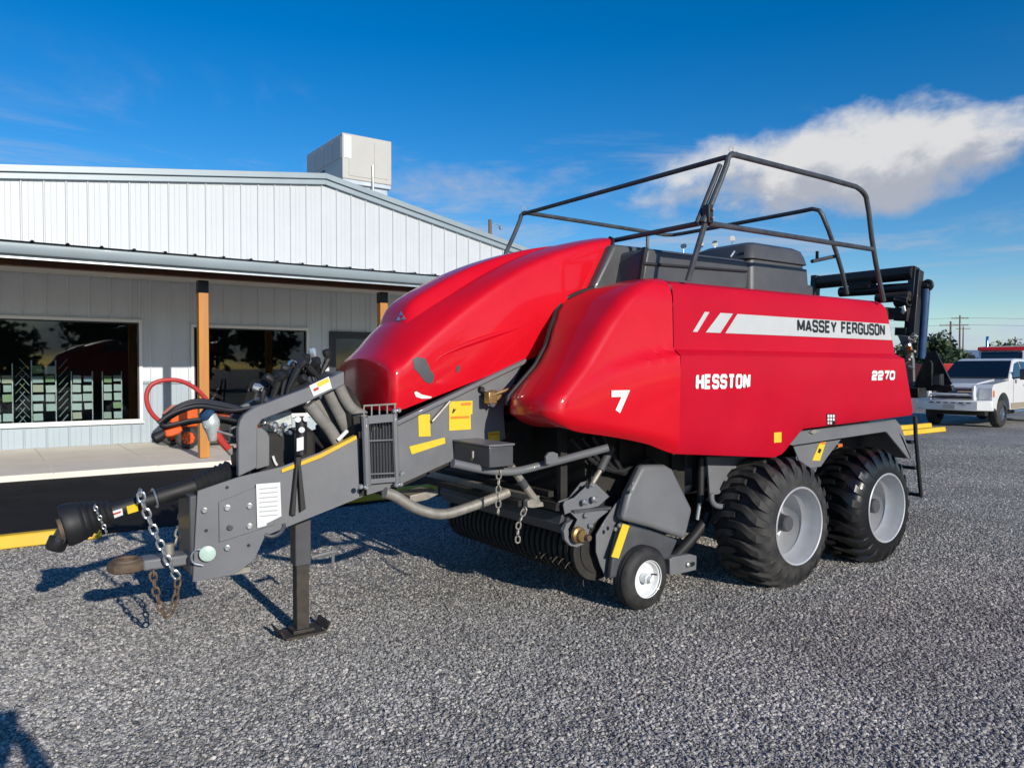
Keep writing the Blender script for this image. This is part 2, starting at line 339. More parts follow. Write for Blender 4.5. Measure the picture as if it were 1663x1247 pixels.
# ================================================================ THE SETTING
# ---- ground: one sheet to the horizon, real stones near the machine
props(link('ground', MB().grid([[(-1500 + 3000 * i / 60, -1500 + 3000 * j / 60, 0) for j in range(61)] for i in range(61)]).mesh('ground', 'gravel_ground')), kind='structure')
def gravel_group():
    g = bpy.data.node_groups.new('gravel_scatter', 'GeometryNodeTree')
    g.interface.new_socket('Geometry', in_out='INPUT', socket_type='NodeSocketGeometry'); g.interface.new_socket('Geometry', in_out='OUTPUT', socket_type='NodeSocketGeometry')
    nn = g.nodes.new; lk = g.links.new
    gi = nn('NodeGroupInput'); go = nn('NodeGroupOutput')
    j = nn('GeometryNodeGeometryToInstance')
    for i in range(5):
        ico = nn('GeometryNodeMeshIcoSphere'); ico.inputs['Radius'].default_value = 1; ico.inputs['Subdivisions'].default_value = 2
        nz = nn('ShaderNodeTexNoise'); nz.noise_dimensions = '4D'; nz.inputs['W'].default_value = i * 3.7 + .4; nz.inputs['Scale'].default_value = .95; nz.inputs['Detail'].default_value = 1.5
        sb = nn('ShaderNodeVectorMath'); sb.operation = 'SUBTRACT'; lk(nz.outputs['Color'], sb.inputs[0]); sb.inputs[1].default_value = (.5, .5, .5)
        sc = nn('ShaderNodeVectorMath'); sc.operation = 'SCALE'; lk(sb.outputs[0], sc.inputs[0]); sc.inputs['Scale'].default_value = 2.1
        st = nn('GeometryNodeSetPosition'); lk(ico.outputs['Mesh'], st.inputs['Geometry']); lk(sc.outputs[0], st.inputs['Offset'])
        tr = nn('GeometryNodeTransform'); lk(st.outputs[0], tr.inputs['Geometry']); tr.inputs['Scale'].default_value = (1, .8 - .06 * (i % 3), .52 + .07 * (i % 2))
        sm = nn('GeometryNodeSetMaterial'); sm.inputs['Material'].default_value = MATS['gravel_stone']; lk(tr.outputs[0], sm.inputs['Geometry'])
        ss = nn('GeometryNodeSetShadeSmooth'); ss.inputs['Shade Smooth'].default_value = False; lk(sm.outputs[0], ss.inputs['Geometry'])
        lk(ss.outputs[0], j.inputs[0])
    dp = nn('GeometryNodeDistributePointsOnFaces'); lk(gi.outputs[0], dp.inputs['Mesh']); dp.inputs['Seed'].default_value = 5
    at = nn('GeometryNodeInputNamedAttribute'); at.data_type = 'FLOAT'; at.inputs['Name'].default_value = 'dens'; lk(at.outputs['Attribute'], dp.inputs['Density'])
    ip = nn('GeometryNodeInstanceOnPoints'); lk(dp.outputs['Points'], ip.inputs['Points']); lk(j.outputs[0], ip.inputs['Instance']); ip.inputs['Pick Instance'].default_value = True
    rv = nn('FunctionNodeRandomValue'); rv.data_type = 'FLOAT_VECTOR'; rv.inputs['Min'].default_value = (-.5, -.5, 0); rv.inputs['Max'].default_value = (.5, .5, 6.28)
    lk(rv.outputs['Value'], ip.inputs['Rotation'])
    r2 = nn('FunctionNodeRandomValue'); r2.data_type = 'FLOAT'; r2.inputs[2].default_value = 0; r2.inputs[3].default_value = 1; r2.inputs['Seed'].default_value = 9
    pw = nn('ShaderNodeMath'); pw.operation = 'POWER'; lk(r2.outputs[1], pw.inputs[0]); pw.inputs[1].default_value = 2.6
    ms = nn('ShaderNodeMapRange'); lk(pw.outputs[0], ms.inputs[0]); ms.inputs[3].default_value = .0046; ms.inputs[4].default_value = .0135
    lk(ms.outputs[0], ip.inputs['Scale']); lk(ip.outputs[0], go.inputs[0])
    return g
GX0, GX1, GY0, GY1, GN = -1.0, 19.0, .6, 8.75, 64
gm = MB()
dens = []
for i in range(GN):
    for k in range(GN):
        xa, xb = lerp(GX0, GX1, i / GN), lerp(GX0, GX1, (i + 1) / GN); ya, yb = lerp(GY0, GY1, k / GN), lerp(GY0, GY1, (k + 1) / GN)
        c = Vector(((xa + xb) / 2, (ya + yb) / 2, 0)); q = c - CAM; dpt = q.dot(FW)
        if dpt < 1.5: continue
        u = q.dot(RT) / dpt
        if abs(u) > .86: continue
        gm.add([(xa, ya, .002), (xb, ya, .002), (xb, yb, .002), (xa, yb, .002)], [(0, 1, 2, 3)])
        dens.append(max(330, min(6400, 6400 * (4.8 / dpt) ** 1.7)) * (.78 + .75 * noise.noise(c * .55)))
gme = gm.mesh('gravel', 'gravel_ground', recalc=False); a_ = gme.attributes.new('dens', 'FLOAT', 'FACE'); a_.data.foreach_set('value', dens)
gob = props(link('gravel', gme), 'loose crushed grey gravel stones spread round the red baler', 'gravel', kind='stuff')
gob.modifiers.new('scatter', 'NODES').node_group = gravel_group()
# ---- asphalt lane, concrete walk
SL = .10                                            # top of the walk
def sheet(name, x0, x1, y0, y1, z, m):
    return props(link(name, MB().grid([[(lerp(x0, x1, i / 20), lerp(y0, y1, j / 6), z) for j in range(7)] for i in range(21)]).mesh(name, m)), kind='structure')
sheet('asphalt_lane', -30, 12.5, 8.75, 13.62, .006, 'asphalt')
sw = MB()
slabs = props(link('sidewalk', MB().bb((-30, 13.62, -.1), (17.4, 18.3, SL - .014)).mesh('sidewalk', 'concrete')), kind='structure')
for i in range(16):
    x0 = -6.5 + i * 1.5
    part('slab', MB().bb((x0 + .006, 13.612, -.05), (x0 + 1.494, 18.0, SL + random.uniform(-.002, .002))), 'concrete', slabs, .006)
# ---- yellow wheel stops
def stop(x0, x1, y, lab, rot=0.0):
    prof = [(-.085, 0), (-.055, .125), (.055, .125), (.085, 0)]
    c = Vector(((x0 + x1) / 2, y, .008)); h = (x1 - x0) / 2
    mb = MB(); mb.prism([(c.x - h, y + a, c.z + b) for a, b in prof], (2 * h, 0, 0))
    o = single('wheel_stop', mb, 'yellow_paint', c, lab, 'wheel stop', 'yellow parking wheel stops', .015); o.rotation_euler.z = rot
    return o
stop(-1.15, 1.04, 8.62, 'yellow concrete wheel stop beyond the drive shaft end')
stop(3.25, 5.15, 8.98, 'yellow concrete wheel stop behind the drawbar frame')
stop(19.2, 21.45, 9.75, 'yellow concrete wheel stop behind the rear ladder')
stop(20.6, 22.6, 10.65, 'yellow concrete wheel stop close to the white pickup')
# ================================================================ THE SHOP
W = 18.0
shop = thing('shop_building', 'white and grey-blue metal clad shop with a timber post porch', 'building', (7, W, 0))
gA = onY((526, 299), W); gL = onY((0, 289), W); gR = onY((870, 423), W)
slL = (gA.z - gL.z) / (gA.x - gL.x); slR = (gA.z - gR.z) / (gR.x - gA.x)
XL, XR = -9.0, 15.4
def ztop(x): return gA.z - (gA.x - x) * slL if x < gA.x else gA.z - (x - gA.x) * slR
w1 = (onY((0, 519), W).x - 2.6, onY((225, 524), W).x, onY((227, 680), W).z, onY((222, 524), W).z)
w2 = (onY((314, 530), W).x, onY((497, 540), W).x, w1[2], onY((400, 534), W).z)
dr = (onY((538, 540), W).x, onY((538, 540), W).x + 1.05, SL, onY((545, 542), W).z)
WZ = onY((250, 621), W).z                           # wainscot line
PZ = 3.62                                           # porch ceiling line on the wall
opens = [w1, w2, dr]
def panel_piece(x0, x1, z0, z1, m, y=W, rib=.03):
    """one metal sheet with a raised rib at its left edge; z1 may slope"""
    za, zb = (z1 if isinstance(z1, tuple) else (z1, z1)); wd = x1 - x0
    xs = [0, .012, .032, .044, .14, .145, .15, .24, .245, .25, wd]; ys = [0, rib, rib, 0, 0, .004, 0, 0, .004, 0, 0]
    keep = [(a, b) for a, b in zip(xs, ys) if a <= wd + 1e-6]
    mb = MB(); rows = []
    rows.append([(x0 + a, y - b, z0) for a, b in keep]); rows.append([(x0 + a, y - b, lerp(za, zb, a / wd)) for a, b in keep])
    mb.grid(rows); part('wall_panel', mb, m, shop, 0, 20)
SP = .392
nx = int((XR - XL) / SP)
for i in range(nx):
    x0 = XL + i * SP; x1 = x0 + SP
    if x1 < -3.2 : continue
    panel_piece(x0, x1, PZ + .1, (ztop(x0) - .02, ztop(x1) - .02), 'wall_white')
    # cut the lower wall by the openings
    cuts = sorted(set([x0, x1] + [o[k] for o in opens for k in (0, 1) if x0 < o[k] < x1]))
    for a, b in zip(cuts, cuts[1:]):
        mid = (a + b) / 2; hole = next((o for o in opens if o[0] < mid < o[1]), None)
        segs = [(SL, WZ, 'wall_wainscot'), (WZ, PZ + .1, 'wall_blue')]
        if hole: segs = [(SL, min(WZ, hole[2]), 'wall_wainscot'), (hole[3], PZ + .1, 'wall_blue')] + ([(hole[2], 0, '')] if 0 else [])
        for z0, z1, m in segs:
            if z1 - z0 > .02: panel_piece(a, b, z0, z1, m)
for a, b in ((w1[1] + .07, w2[0] - .07), (w2[1] + .07, dr[0] - .07), (dr[1] + .07, XR)):
    part('wainscot_trim', MB().bb((a, W - .035, WZ - .03), (b, W - .024, WZ + .03)), 'trim_grey', shop)
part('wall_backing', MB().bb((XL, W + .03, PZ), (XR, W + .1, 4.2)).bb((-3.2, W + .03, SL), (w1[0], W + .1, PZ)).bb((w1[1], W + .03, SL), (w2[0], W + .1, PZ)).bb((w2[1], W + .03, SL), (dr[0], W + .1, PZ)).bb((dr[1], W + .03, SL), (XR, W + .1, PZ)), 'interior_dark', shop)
# rear shell and roof of the shop
part('end_wall', MB().bb((XR - .1, W + .02, 0), (XR, W + 22, ztop(XR) - .05)).bb((XL, W + .02, 0), (XL + .1, W + 22, ztop(XL) - .05)).bb((XL, W + 21.9, 0), (XR, W + 22, ztop(XR) - .3)), 'wall_blue', shop)
rf = MB()
for x0, x1 in ((XL - .3, gA.x), (gA.x, XR + .3)):
    rf.prism([(x0, W - .16, ztop(x0) + .16), (x1, W - .16, ztop(x1) + .16), (x1, W - .16, ztop(x1) + .21), (x0, W - .16, ztop(x0) + .21)], (0, 22.4, 0))
part('roof', rf, 'galvanised', shop)
def rake(z0, z1, y0, y1, m, name):
    for x0, x1 in ((XL - .3, gA.x), (gA.x, XR + .3)):
        part(name, MB().prism([(x0, y0, ztop(x0) + z0), (x1, y0, ztop(x1) + z0), (x1, y0, ztop(x1) + z1), (x0, y0, ztop(x0) + z1)], (0, y1 - y0, 0)), m, shop, .006)
rake(-.03, .10, W - .10, W - .03, 'trim_grey', 'rake_trim'); rake(.10, .235, W - .165, W - .10, 'trim_grey', 'rake_board')
# interior, seen through the glass
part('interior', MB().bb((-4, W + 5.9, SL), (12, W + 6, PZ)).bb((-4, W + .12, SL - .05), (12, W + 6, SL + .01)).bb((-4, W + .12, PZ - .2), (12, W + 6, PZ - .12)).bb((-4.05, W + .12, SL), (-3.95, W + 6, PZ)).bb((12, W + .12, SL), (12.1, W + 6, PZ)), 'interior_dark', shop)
def window(o, fm):
    x0, x1, z0, z1 = o; t = .065
    f = part('window', MB().bb((x0 - t, W - .05, z0 - t), (x1 + t, W + .06, z0)).bb((x0 - t, W - .05, z1), (x1 + t, W + .06, z1 + t)).bb((x0 - t, W - .05, z0), (x0, W + .06, z1)).bb((x1, W - .05, z0), (x1 + t, W + .06, z1)), fm, shop, .006)
    part('pane', MB().bb((x0, W + .02, z0), (x1, W + .028, z1)), 'window_glass', f)
    part('sill', MB().bb((x0 - t - .02, W - .085, z0 - t - .025), (x1 + t + .02, W - .052, z0 - t + .012)), 'frame_white', f, .004)
    part('inner_frame', MB().bb((x0, W - .02, z0), (x0 + .03, W + .015, z1)).bb((x1 - .03, W - .02, z0), (x1, W + .015, z1)).bb((x0 + .03, W - .02, z1 - .03), (x1 - .03, W + .015, z1)), 'frame_dark', f)
window(w1, 'frame_white'); window(w2, 'frame_white')
x0, x1, z0, z1 = dr
d_ = part('door', MB().bb((x0 - .06, W - .05, z0), (x0, W + .05, z1 + .06)).bb((x1, W - .05, z0), (x1 + .06, W + .05, z1 + .06)).bb((x0, W - .05, z1), (x1, W + .05, z1 + .06)), 'frame_dark', shop, .005)
part('door_leaf', MB().bb((x0, W - .01, z0), (x0 + .12, W + .03, z1)).bb((x1 - .12, W - .01, z0), (x1, W + .03, z1)).bb((x0 + .12, W - .01, z0), (x1 - .12, W + .03, z0 + .25)).bb((x0 + .12, W - .01, z1 - .12), (x1 - .12, W + .03, z1)), 'frame_dark', d_, .004)
part('pane', MB().bb((x0 + .12, W + .005, z0 + .25), (x1 - .12, W + .013, z1 - .12)), 'window_glass', d_)
part('handle', MB().tube([(x0 + .16, W - .03, .95), (x0 + .16, W - .07, .97), (x0 + .16, W - .07, 1.25), (x0 + .16, W - .03, 1.27)], .012), 'zinc', d_)
# porch
YF = 13.45
fz1 = onY((0, 381), YF).z; fz0 = onY((0, 413), YF).z
fz1 = (fz1 + onY((600, 446), YF).z) / 2; fz0 = (fz0 + onY((600, 465), YF).z) / 2
part('gutter', MB().prism([(-6, YF - .02, fz0 + .055), (-6, YF - .11, fz0 + .06), (-6, YF - .13, fz0 + .10), (-6, YF - .13, fz1 - .045), (-6, YF - .115, fz1 - .03), (-6, YF - .02, fz1 - .03)], (XR + 6, 0, 0)), 'trim_grey', shop, .005)
part('fascia', MB().bb((-6, YF - .018, fz0), (XR, YF + .02, fz1 - .02)), 'galvanised', shop, .004)
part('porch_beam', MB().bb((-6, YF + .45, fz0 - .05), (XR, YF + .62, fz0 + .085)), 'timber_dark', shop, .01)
part('soffit', MB().prism([(-6, YF + .022, fz0 + .10), (-6, W - .03, PZ + .02), (-6, W - .03, PZ + .06), (-6, YF + .022, fz0 + .14)], (XR + 6, 0, 0)), 'soffit', shop)
for i in range(int((XR + 3.0) / .46)):
    x = -3.0 + i * .46; zr0, zr1 = fz1 - .005, PZ + .32
    mb = MB(); xs = [0, .03, .05, .075, .095, .46]; zs = [0, 0, .026, .026, 0, 0]
    mb.grid([[(x + a, YF - .14, zr0 + b) for a, b in zip(xs, zs)], [(x + a, W - .02, zr1 + b) for a, b in zip(xs, zs)]]); 
    mb.grid([[(x + a, YF - .14, zr0 + b - .012) for a, b in zip(xs, zs)], [(x + a, YF + .3, zr0 + b - .012 + .02) for a, b in zip(xs, zs)]])
    part('roof_sheet', mb, 'galvanised', shop, 0, 25)
pb = onZ((331, 743), SL); 
p2x = onY((621, 500), pb.y).x
for px in (2 * pb.x - p2x, pb.x, p2x, 2 * p2x - pb.x):
    p = part('porch_post', MB().bb((px - .085, pb.y - .085, SL + .004), (px + .085, pb.y + .085, fz0 - .055)), 'timber', shop, .008)
    part('bracket', MB().bb((px - .088, pb.y - .088, fz0 - .28), (px + .088, pb.y + .088, fz0 - .06)), 'black_paint', p, .003)
# rooftop air unit
ha = onY((556, 215), 21.0); hb = onY((637, 307), 21.0); hd = onX((498, 245), ha.x).y
hz0 = ztop(hb.x) + .22
hv = thing('rooftop_air_unit', 'beige boxy air conditioning unit on the shop roof', 'air conditioner', ((ha.x + hb.x) / 2, 21.6, hz0))
hz1 = ha.z; hy1 = max(22.6, min(25.0, hd)); hx0, hx1 = ha.x, hb.x - .02
part('cabinet', MB().bb((hx0, 21.0, hb.z + .10), (hx1, hy1, hz1)), 'hvac_beige', hv, .02)
part('base_rail', MB().bb((hx0 + .012, 21.012, hb.z - .03), (hx1 - .012, hy1 - .01, hb.z + .096)), 'galvanised', hv, .01)
part('roof_curb', MB().bb((hx0 + .4, 21.1, gA.z - .55), (hx1 - .1, hy1 - .1, hb.z - .034)), 'galvanised', hv)
part('access_panel', MB().bb((hx0 + 1.02, 20.985, hb.z + .25), (hx1 - .12, 20.998, hz1 - .16)), 'hvac_beige', hv, .006)
part('access_panel', MB().bb((hx0 + .2, 20.985, hb.z + .2), (hx0 + .92, 20.998, hz1 - .72)), 'hvac_beige', hv, .006)
part('label_plate', MB().bb((hx0 + .04, 20.984, hz1 - .72), (hx0 + .27, 20.997, hz1 - .07)), 'white_label', hv)
part('side_louvre', MB().bb((hx0 - .014, 22.35, hb.z + .3), (hx0 - .002, 22.75, hb.z + .62)), 'black_paint', hv)
sp_ = (hy1 - 21.1) / 4
for k in range(4): part('side_panel', MB().bb((hx0 - .016, 21.08 + k * sp_, hb.z + .72), (hx0 - .003, 21.03 + (k + 1) * sp_, hz1 - .12)), 'hvac_grey', hv, .005)
part('gas_pipe', MB().tube([(hx0 + .95, 20.95, hb.z + .6), (hx0 + .95, 20.93, hb.z - .35), (hx0 + 1.0, 20.95, hb.z - .5)], .03), 'galvanised', hv)
# display racks behind the left window
def rack(x, y, h, wd, lab, wings):
    t = thing('brochure_rack', lab, 'display rack', (x, y, SL + .012), 'brochure racks behind the shop window')
    part('frame', MB().bb((x - wd / 2, y + .05, SL + .012), (x - wd / 2 + .02, y + .07, h)).bb((x + wd / 2 - .02, y + .05, SL + .012), (x + wd / 2, y + .07, h)).bb((x - wd / 2, y - .18, SL + .012), (x + wd / 2, y + .2, SL + .04)), 'zinc', t)
    n = int((h - .45) / .20); sheetm = None
    for r in range(n):
        for k in range(max(1, int(wd / .2))):
            ww = wd / max(1, int(wd / .2)); xx = x - wd / 2 + ww * (k + .5); zz = .5 + r * .20
            if sheetm is None: sheetm = MB().box((0, 0, 0), (ww * .86, .008, .175), Matrix.Rotation(R(-14), 3, 'X')).mesh('brochure', 'brochure_paper')
            if random.random() < .08: continue
            o = link('brochure', sheetm, t); o.location = Vector((xx + random.uniform(-.008, .008), y - .02, zz - random.uniform(0, .02))) - ORG[t]; o.scale = (random.uniform(.8, 1.02), 1, random.uniform(.72, 1.0)); o.rotation_euler.y = random.uniform(-.03, .03)
    if wings:
        wm = MB().box((0, 0, 0), (.008, .17, .27), Matrix.Rotation(R(38), 3, 'Y')).mesh('brochure', 'brochure_paper'); wn = MB().box((0, 0, 0), (.008, .17, .27), Matrix.Rotation(R(-38), 3, 'Y')).mesh('brochure', 'brochure_paper')
        for r in range(int((h - .5) / .17)):
            for sgn, m_ in ((-1, wn), (1, wm)):
                o = link('brochure', m_, t); o.location = Vector((x + sgn * (wd / 2 + .12), y, .62 + r * .17)) - ORG[t]
yr = W + .75
rack(onY((72, 660), yr).x, yr, onY((72, 585), yr).z, .46, 'tall wire rack with angled brochures on both sides', True)
rack(onY((3, 660), yr).x, yr, onY((3, 590), yr).z, .4, 'wire rack of angled brochures with its middle beyond the window edge', True)
rack(onY((134, 660), yr).x, yr, onY((134, 603), yr).z, .42, 'slim pale rack of leaflets, second from the window corner', False)
rack(onY((183, 660), yr).x, yr, onY((183, 603), yr).z, .40, 'slim rack with tan and white leaflets next to the window corner', False)
# ================================================================ THE BALER
YC = 4.75
bal = thing('square_baler', 'red and grey large square hay baler parked on the gravel', 'baler', (4.4, YC, 0))
B = bal
def mir(p): return Vector((p[0], 2 * YC - p[1], p[2]))
def pY(pts, Y): return [onY(p, Y) for p in pts]
# slanted tongue plate: Y 4.58 at X 1.0 widening to 4.31 at X 2.2
SN = Vector((.27, 1.2, 0)).normalized(); SP0 = Vector((1.0, 4.58, 0))
def onS(p, d=0.0): r_ = ray(p); t = ((SP0 - SN * d - CAM).dot(SN)) / r_.dot(SN); return CAM + r_ * t
def pS(pts, d=0.0): return [onS(p, d) for p in pts]
def bvh_of(ob):
    bpy.context.view_layer.update(); dg = bpy.context.evaluated_depsgraph_get()
    ev = ob.evaluated_get(dg); me = ev.to_mesh(); vs_ = [v.co + ORG[ob] for v in me.vertices]; fs = [tuple(p.vertices) for p in me.polygons]
    ev.to_mesh_clear(); return BVHTree.FromPolygons(vs_, fs)
def hitY(bv, x, z, y0=2.0):
    h = bv.ray_cast(Vector((x, y0, z)), Vector((0, 1, 0))); return h[0].y if h[0] else None
# ---- side door (faded red), profile Y(z)
PROF = [(1.10, 3.562), (1.127, 3.555), (1.329, 3.537), (1.800, 3.520), (1.808, 3.522), (1.852, 3.582), (1.862, 3.584), (2.20, 3.592), (2.27, 3.600), (2.31, 3.622), (2.335, 3.668), (2.342, 3.73)]
def rearx(z): return interp([(1.28, 7.20), (1.80, 6.98), (1.85, 6.93), (2.25, 6.80), (2.30, 6.775), (2.345, 6.72)], z)
zb1 = onY((1100, 737), 3.56).z
def botz(x): return interp([(3.95, zb1), (5.10, onY((1255, 744), 3.555).z), (5.22, onY((1266, 738), 3.555).z), (5.45, onY((1291, 698), 3.55).z), (7.2, onY((1485, 674), 3.55).z)], x)
rows = []
NXD = 60
for i in range(NXD + 1):
    s_ = i / NXD; row = []
    xb = 3.955 + s_ * (7.2 - 3.955); zb = botz(xb)
    zz = [zb + .0, zb + .02] + [z for z, y in PROF if z > zb + .05]
    zz = zz if len(zz) > 2 else zz
    # resample to a fixed count that keeps the creases
    keys = [zb, lerp(zb, 1.8, .08), lerp(zb, 1.8, .3), lerp(zb, 1.8, .6), 1.800, 1.808, 1.852, 1.862, 1.98, 2.10, 2.20, 2.27, 2.31, 2.335, 2.342]
    for j, z in enumerate(keys):
        x = 3.955 + s_ * (rearx(z) - 3.955)
        y = interp(PROF, z) + (.018 if j == 0 else 0)
        wob = .0035 * noise.noise(Vector((x * 1.3, z * 1.6, 3))) 
        row.append((x, y + wob, z))
    row.insert(0, (row[0][0], row[0][1] + .05, row[0][2] + .01)); row.append((row[-1][0], 3.86, 2.345))
    rows.append(row)
# rear return edge
rows.append([(p[0] - .004, p[1] + .06, p[2]) for p in rows[-1]])
door = part('side_door', MB().grid(rows), 'red_faded', B, 0, 28)
DB = bvh_of(door)
far = MB().grid([[mir(p) for p in r_] for r_ in rows]); part('side_door', far, 'red_faded', B, 0, 28)
# ---- front shroud (glossy), wraps from the door seam round to the front
XF = [(1.20, 3.30), (1.30, 3.02), (1.36, 2.90), (1.417, 2.848), (1.527, 2.868), (1.751, 3.10), (2.025, 3.323), (2.20, 3.50), (2.30, 3.64), (2.345, 3.76)]
ztS = 2.345
def shroud_rows(fy):
    out = []; NV, NT = 36, 44
    for j in range(NV + 1):
        v_ = j / NV; v2 = v_; row = []
        for i in range(NT + 1):
            t = i / NT
            # bottom edge along the path: rises from the seam to the front corner, then a little down to the inside
            if t < .62: zb = lerp(1.127, 1.352, sstep(t / .62) * .25 + (t / .62) * .75)
            else: zb = 1.352 - .02 * (t - .62) / .38
            z = zb + (ztS - zb) * v2
            xf = interp(XF, z); 
            topin = max(0, (z - 2.22) / .125); tin = .06 * topin ** 2.2          # roof edge rolls over
            botin = max(0, 1 - (z - zb) / .13); bin_ = .055 * botin ** 2
            rc = .13
            inner = interp([(1.344, 4.04), (1.447, 4.07), (1.55, 4.09), (1.73, 4.08), (1.88, 4.11), (1.97, 4.166), (2.086, 4.236), (2.136, 4.289), (2.232, 4.306), (2.298, 4.226), (2.345, 4.10)], z)
            ys = interp([(1.12, 3.552), (1.5, 3.565), (2.2, 3.588), (2.31, 3.61), (2.345, 3.66)], z)
            if t < .5:
                x = lerp(3.940, xf + rc, t / .5); y = ys
                amp = .062 * max(0, (x - 2.98) / .96) ** 1.15; zs = interp([(2.9, 1.52), (3.1, 1.60), (3.35, 1.72), (3.6, 1.785), (3.95, 1.83)], x)
                y -= amp * sstep((zs - z) / .045 + .5) * (1 - .35 * sstep((zs - z - .1) / .5))
            elif t < .70:
                a = (t - .5) / .20 * math.pi / 2; x = xf + rc - rc * math.sin(a); y = ys + rc * .9 * (1 - math.cos(a))
            else:
                k = (t - .70) / .30; x = xf + .05 * k * k + .018 * math.sin(k * math.pi) * -1; y = lerp(ys + rc * .9, inner, k)
            x += (tin + bin_) * (0 if t < .5 else min(1, (t - .5) / .2)); y += (tin * .4 + bin_) * (1 if t < .5 else max(0, 1 - (t - .5) / .2))
            row.append((x, fy(y), z))
        out.append(row)
    # inner return edge so that the shell has thickness where it can be seen
    return out
sr = shroud_rows(lambda y: y)
for r_ in sr: r_.append((r_[-1][0] + .175, r_[-1][1] + .245, r_[-1][2]))
sr.insert(0, [(p[0] + .03, p[1] + .04, p[2] + .006) for p in sr[0]]); sr.append([(p[0] + .10, p[1] + .12, ztS + .004) for p in sr[-1]])
shr = part('front_shroud', MB().grid(sr), 'red_gloss', B, 0, 40); SB = bvh_of(shr)
part('front_shroud', MB().grid([[mir(p) for p in r_] for r_ in sr]), 'red_gloss', B, 0, 40)
part('door_seam', MB().tube([(3.948, interp(PROF, z) + .022, z) for z in (1.12, 1.33, 1.80, 1.85, 2.2, 2.31)], .010, 6), 'black_rubber', B)
# ---- nose hood
RID = [(2.10, 1.55), (2.19, 1.70), (2.25, 1.775), (2.31, 1.835), (2.47, 1.962), (2.76, 2.180), (3.00, 2.335), (3.23, 2.458), (3.46, 2.556), (3.69, 2.632), (3.90, 2.690), (4.08, 2.728)]
def hb_(x): return 1.449 + (x - 2.21) * .323
def hood_rows():
    out = []
    for X, sc in [(2.130, .0), (2.132, .45), (2.139, .76), (2.152, .93), (2.172, .985), (2.192, 1), (2.225, 1), (2.26, 1), (2.31, 1), (2.47, 1), (2.65, 1), (2.85, 1), (3.05, 1), (3.25, 1), (3.45, 1), (3.69, 1), (3.88, 1), (3.98, 1), (4.08, 1)]:
        zb = 1.449 if X < 2.21 else hb_(X); zr = interp(RID, X)
        cr = interp([(2.13, .02), (2.20, .085), (2.26, .12), (2.34, .145), (2.47, .14), (2.75, .075), (3.23, .03), (3.7, .01), (4.1, .01)], X)
        if X < 2.25: zr = interp([(2.13, 1.735), (2.152, 1.737), (2.172, 1.740), (2.192, 1.744), (2.225, 1.76), (2.25, 1.775)], X)
        hw = .455
        sec = [(hw - .012, zb), (hw, lerp(zb, zr, .3)), (hw - .004, lerp(zb, zr, .62)), (hw - .008, zr - .042), (hw - .03, zr - .004), (hw - .075, zr + .014 + cr * .18), (hw * .55, zr + .03 + cr * .72), (.12, zr + .03 + cr * .97), (0, zr + .03 + cr)]
        full = [(a, z) for a, z in sec] + [(-a, z) for a, z in sec[-2::-1]]
        row = []
        for a, z in full:
            sh = (.50 * max(0, zr + .034 - z)) * sstep((X - 3.3) / .7)
            row.append((X - sh, YC - a * sc, z))
        out.append(row)
    return out
hr = hood_rows(); hmb = MB().grid(hr); hmb.weld = True; hood = part('nose_hood', hmb, 'red_gloss', B, 0, 180)
ssm = hood.modifiers.new('subdivision', 'SUBSURF'); ssm.levels = 2; ssm.render_levels = 2
HB = bvh_of(hood)
# raised scoop on the hood
def hitZ(x, y): h = HB.ray_cast(Vector((x, y, 4)), Vector((0, 0, -1))); return h[0].z if h[0] else 2.0
rows = []
for k, X in enumerate([2.36, 2.372, 2.40, 2.46, 2.6, 2.8, 3.0, 3.2, 3.4, 3.6, 3.75, 3.86]):
    row = []; hwS = interp([(2.36, .22), (2.5, .25), (3.2, .22), (3.86, .12)], X)
    for i in range(15):
        a = -1 + 2 * i / 14; prof_ = sstep((1 - abs(a)) / .28); hgt = interp([(2.36, -.012), (2.372, .03), (2.40, .075), (2.46, .095), (2.8, .095), (3.3, .045), (3.86, -.008)], X)
        y = YC + a * hwS; row.append((X, y, hitZ(X, y) - .012 + prof_ * (hgt + .012)))
    rows.append(row)
scoop = part('hood_scoop', MB().grid(rows), 'red_gloss', hood, 0, 180); sm_ = scoop.modifiers.new('subdivision', 'SUBSURF'); sm_.levels = 1; sm_.render_levels = 2
# body crease on the hood side: a slim raised swage
def hoodY(x, z): 
    y = hitY(HB, x, z); return y if y else 4.31
sw_pts = []
for i in range(25):
    t = i / 24; p = (lerp(705, 897, t), 587 - 70 * (t ** .72)); q = onY(p, 4.31); sw_pts.append(Vector((q.x, hoodY(q.x, q.z) + .004, q.z)))
part('swage_line', MB().tube(sw_pts, .01, 8, rad=[.004 + .018 * math.sin(math.pi * min(1, i / 18)) if i < 18 else .004 for i in range(25)]), 'red_gloss', hood)
# ---- decals
def decal(name, bv, px, m, parent, eps=.004, Yg=3.55, sub=2):
    """a sticker or worn patch laid on a curved panel: rings of points cast onto the surface"""
    n = len(px); out = [(lerp(px[i][0], px[(i + 1) % n][0], k / sub), lerp(px[i][1], px[(i + 1) % n][1], k / sub)) for i in range(n) for k in range(sub)]
    cx_, cy_ = sum(p[0] for p in out) / len(out), sum(p[1] for p in out) / len(out); K = len(out); vs_ = []
    for f_ in (1, .66, .33, .02):
        for p in out:
            p = (lerp(cx_, p[0], f_), lerp(cy_, p[1], f_)); h = bv.ray_cast(CAM, ray(p).normalized()); q = h[0] if h[0] else onY(p, Yg); vs_.append(q - Vector((0, eps, 0)))
    fs = [(j * K + i, j * K + (i + 1) % K, (j + 1) * K + (i + 1) % K, (j + 1) * K + i) for j in range(3) for i in range(K)] + [tuple(3 * K + i for i in range(K))]
    return part(name, MB().add(vs_, fs), m, parent)
def dflat(name, px, Y, m, parent, th=.003): return part(name, MB().prism(pY(px, Y - th), (0, th * .8, 0)), m, parent)
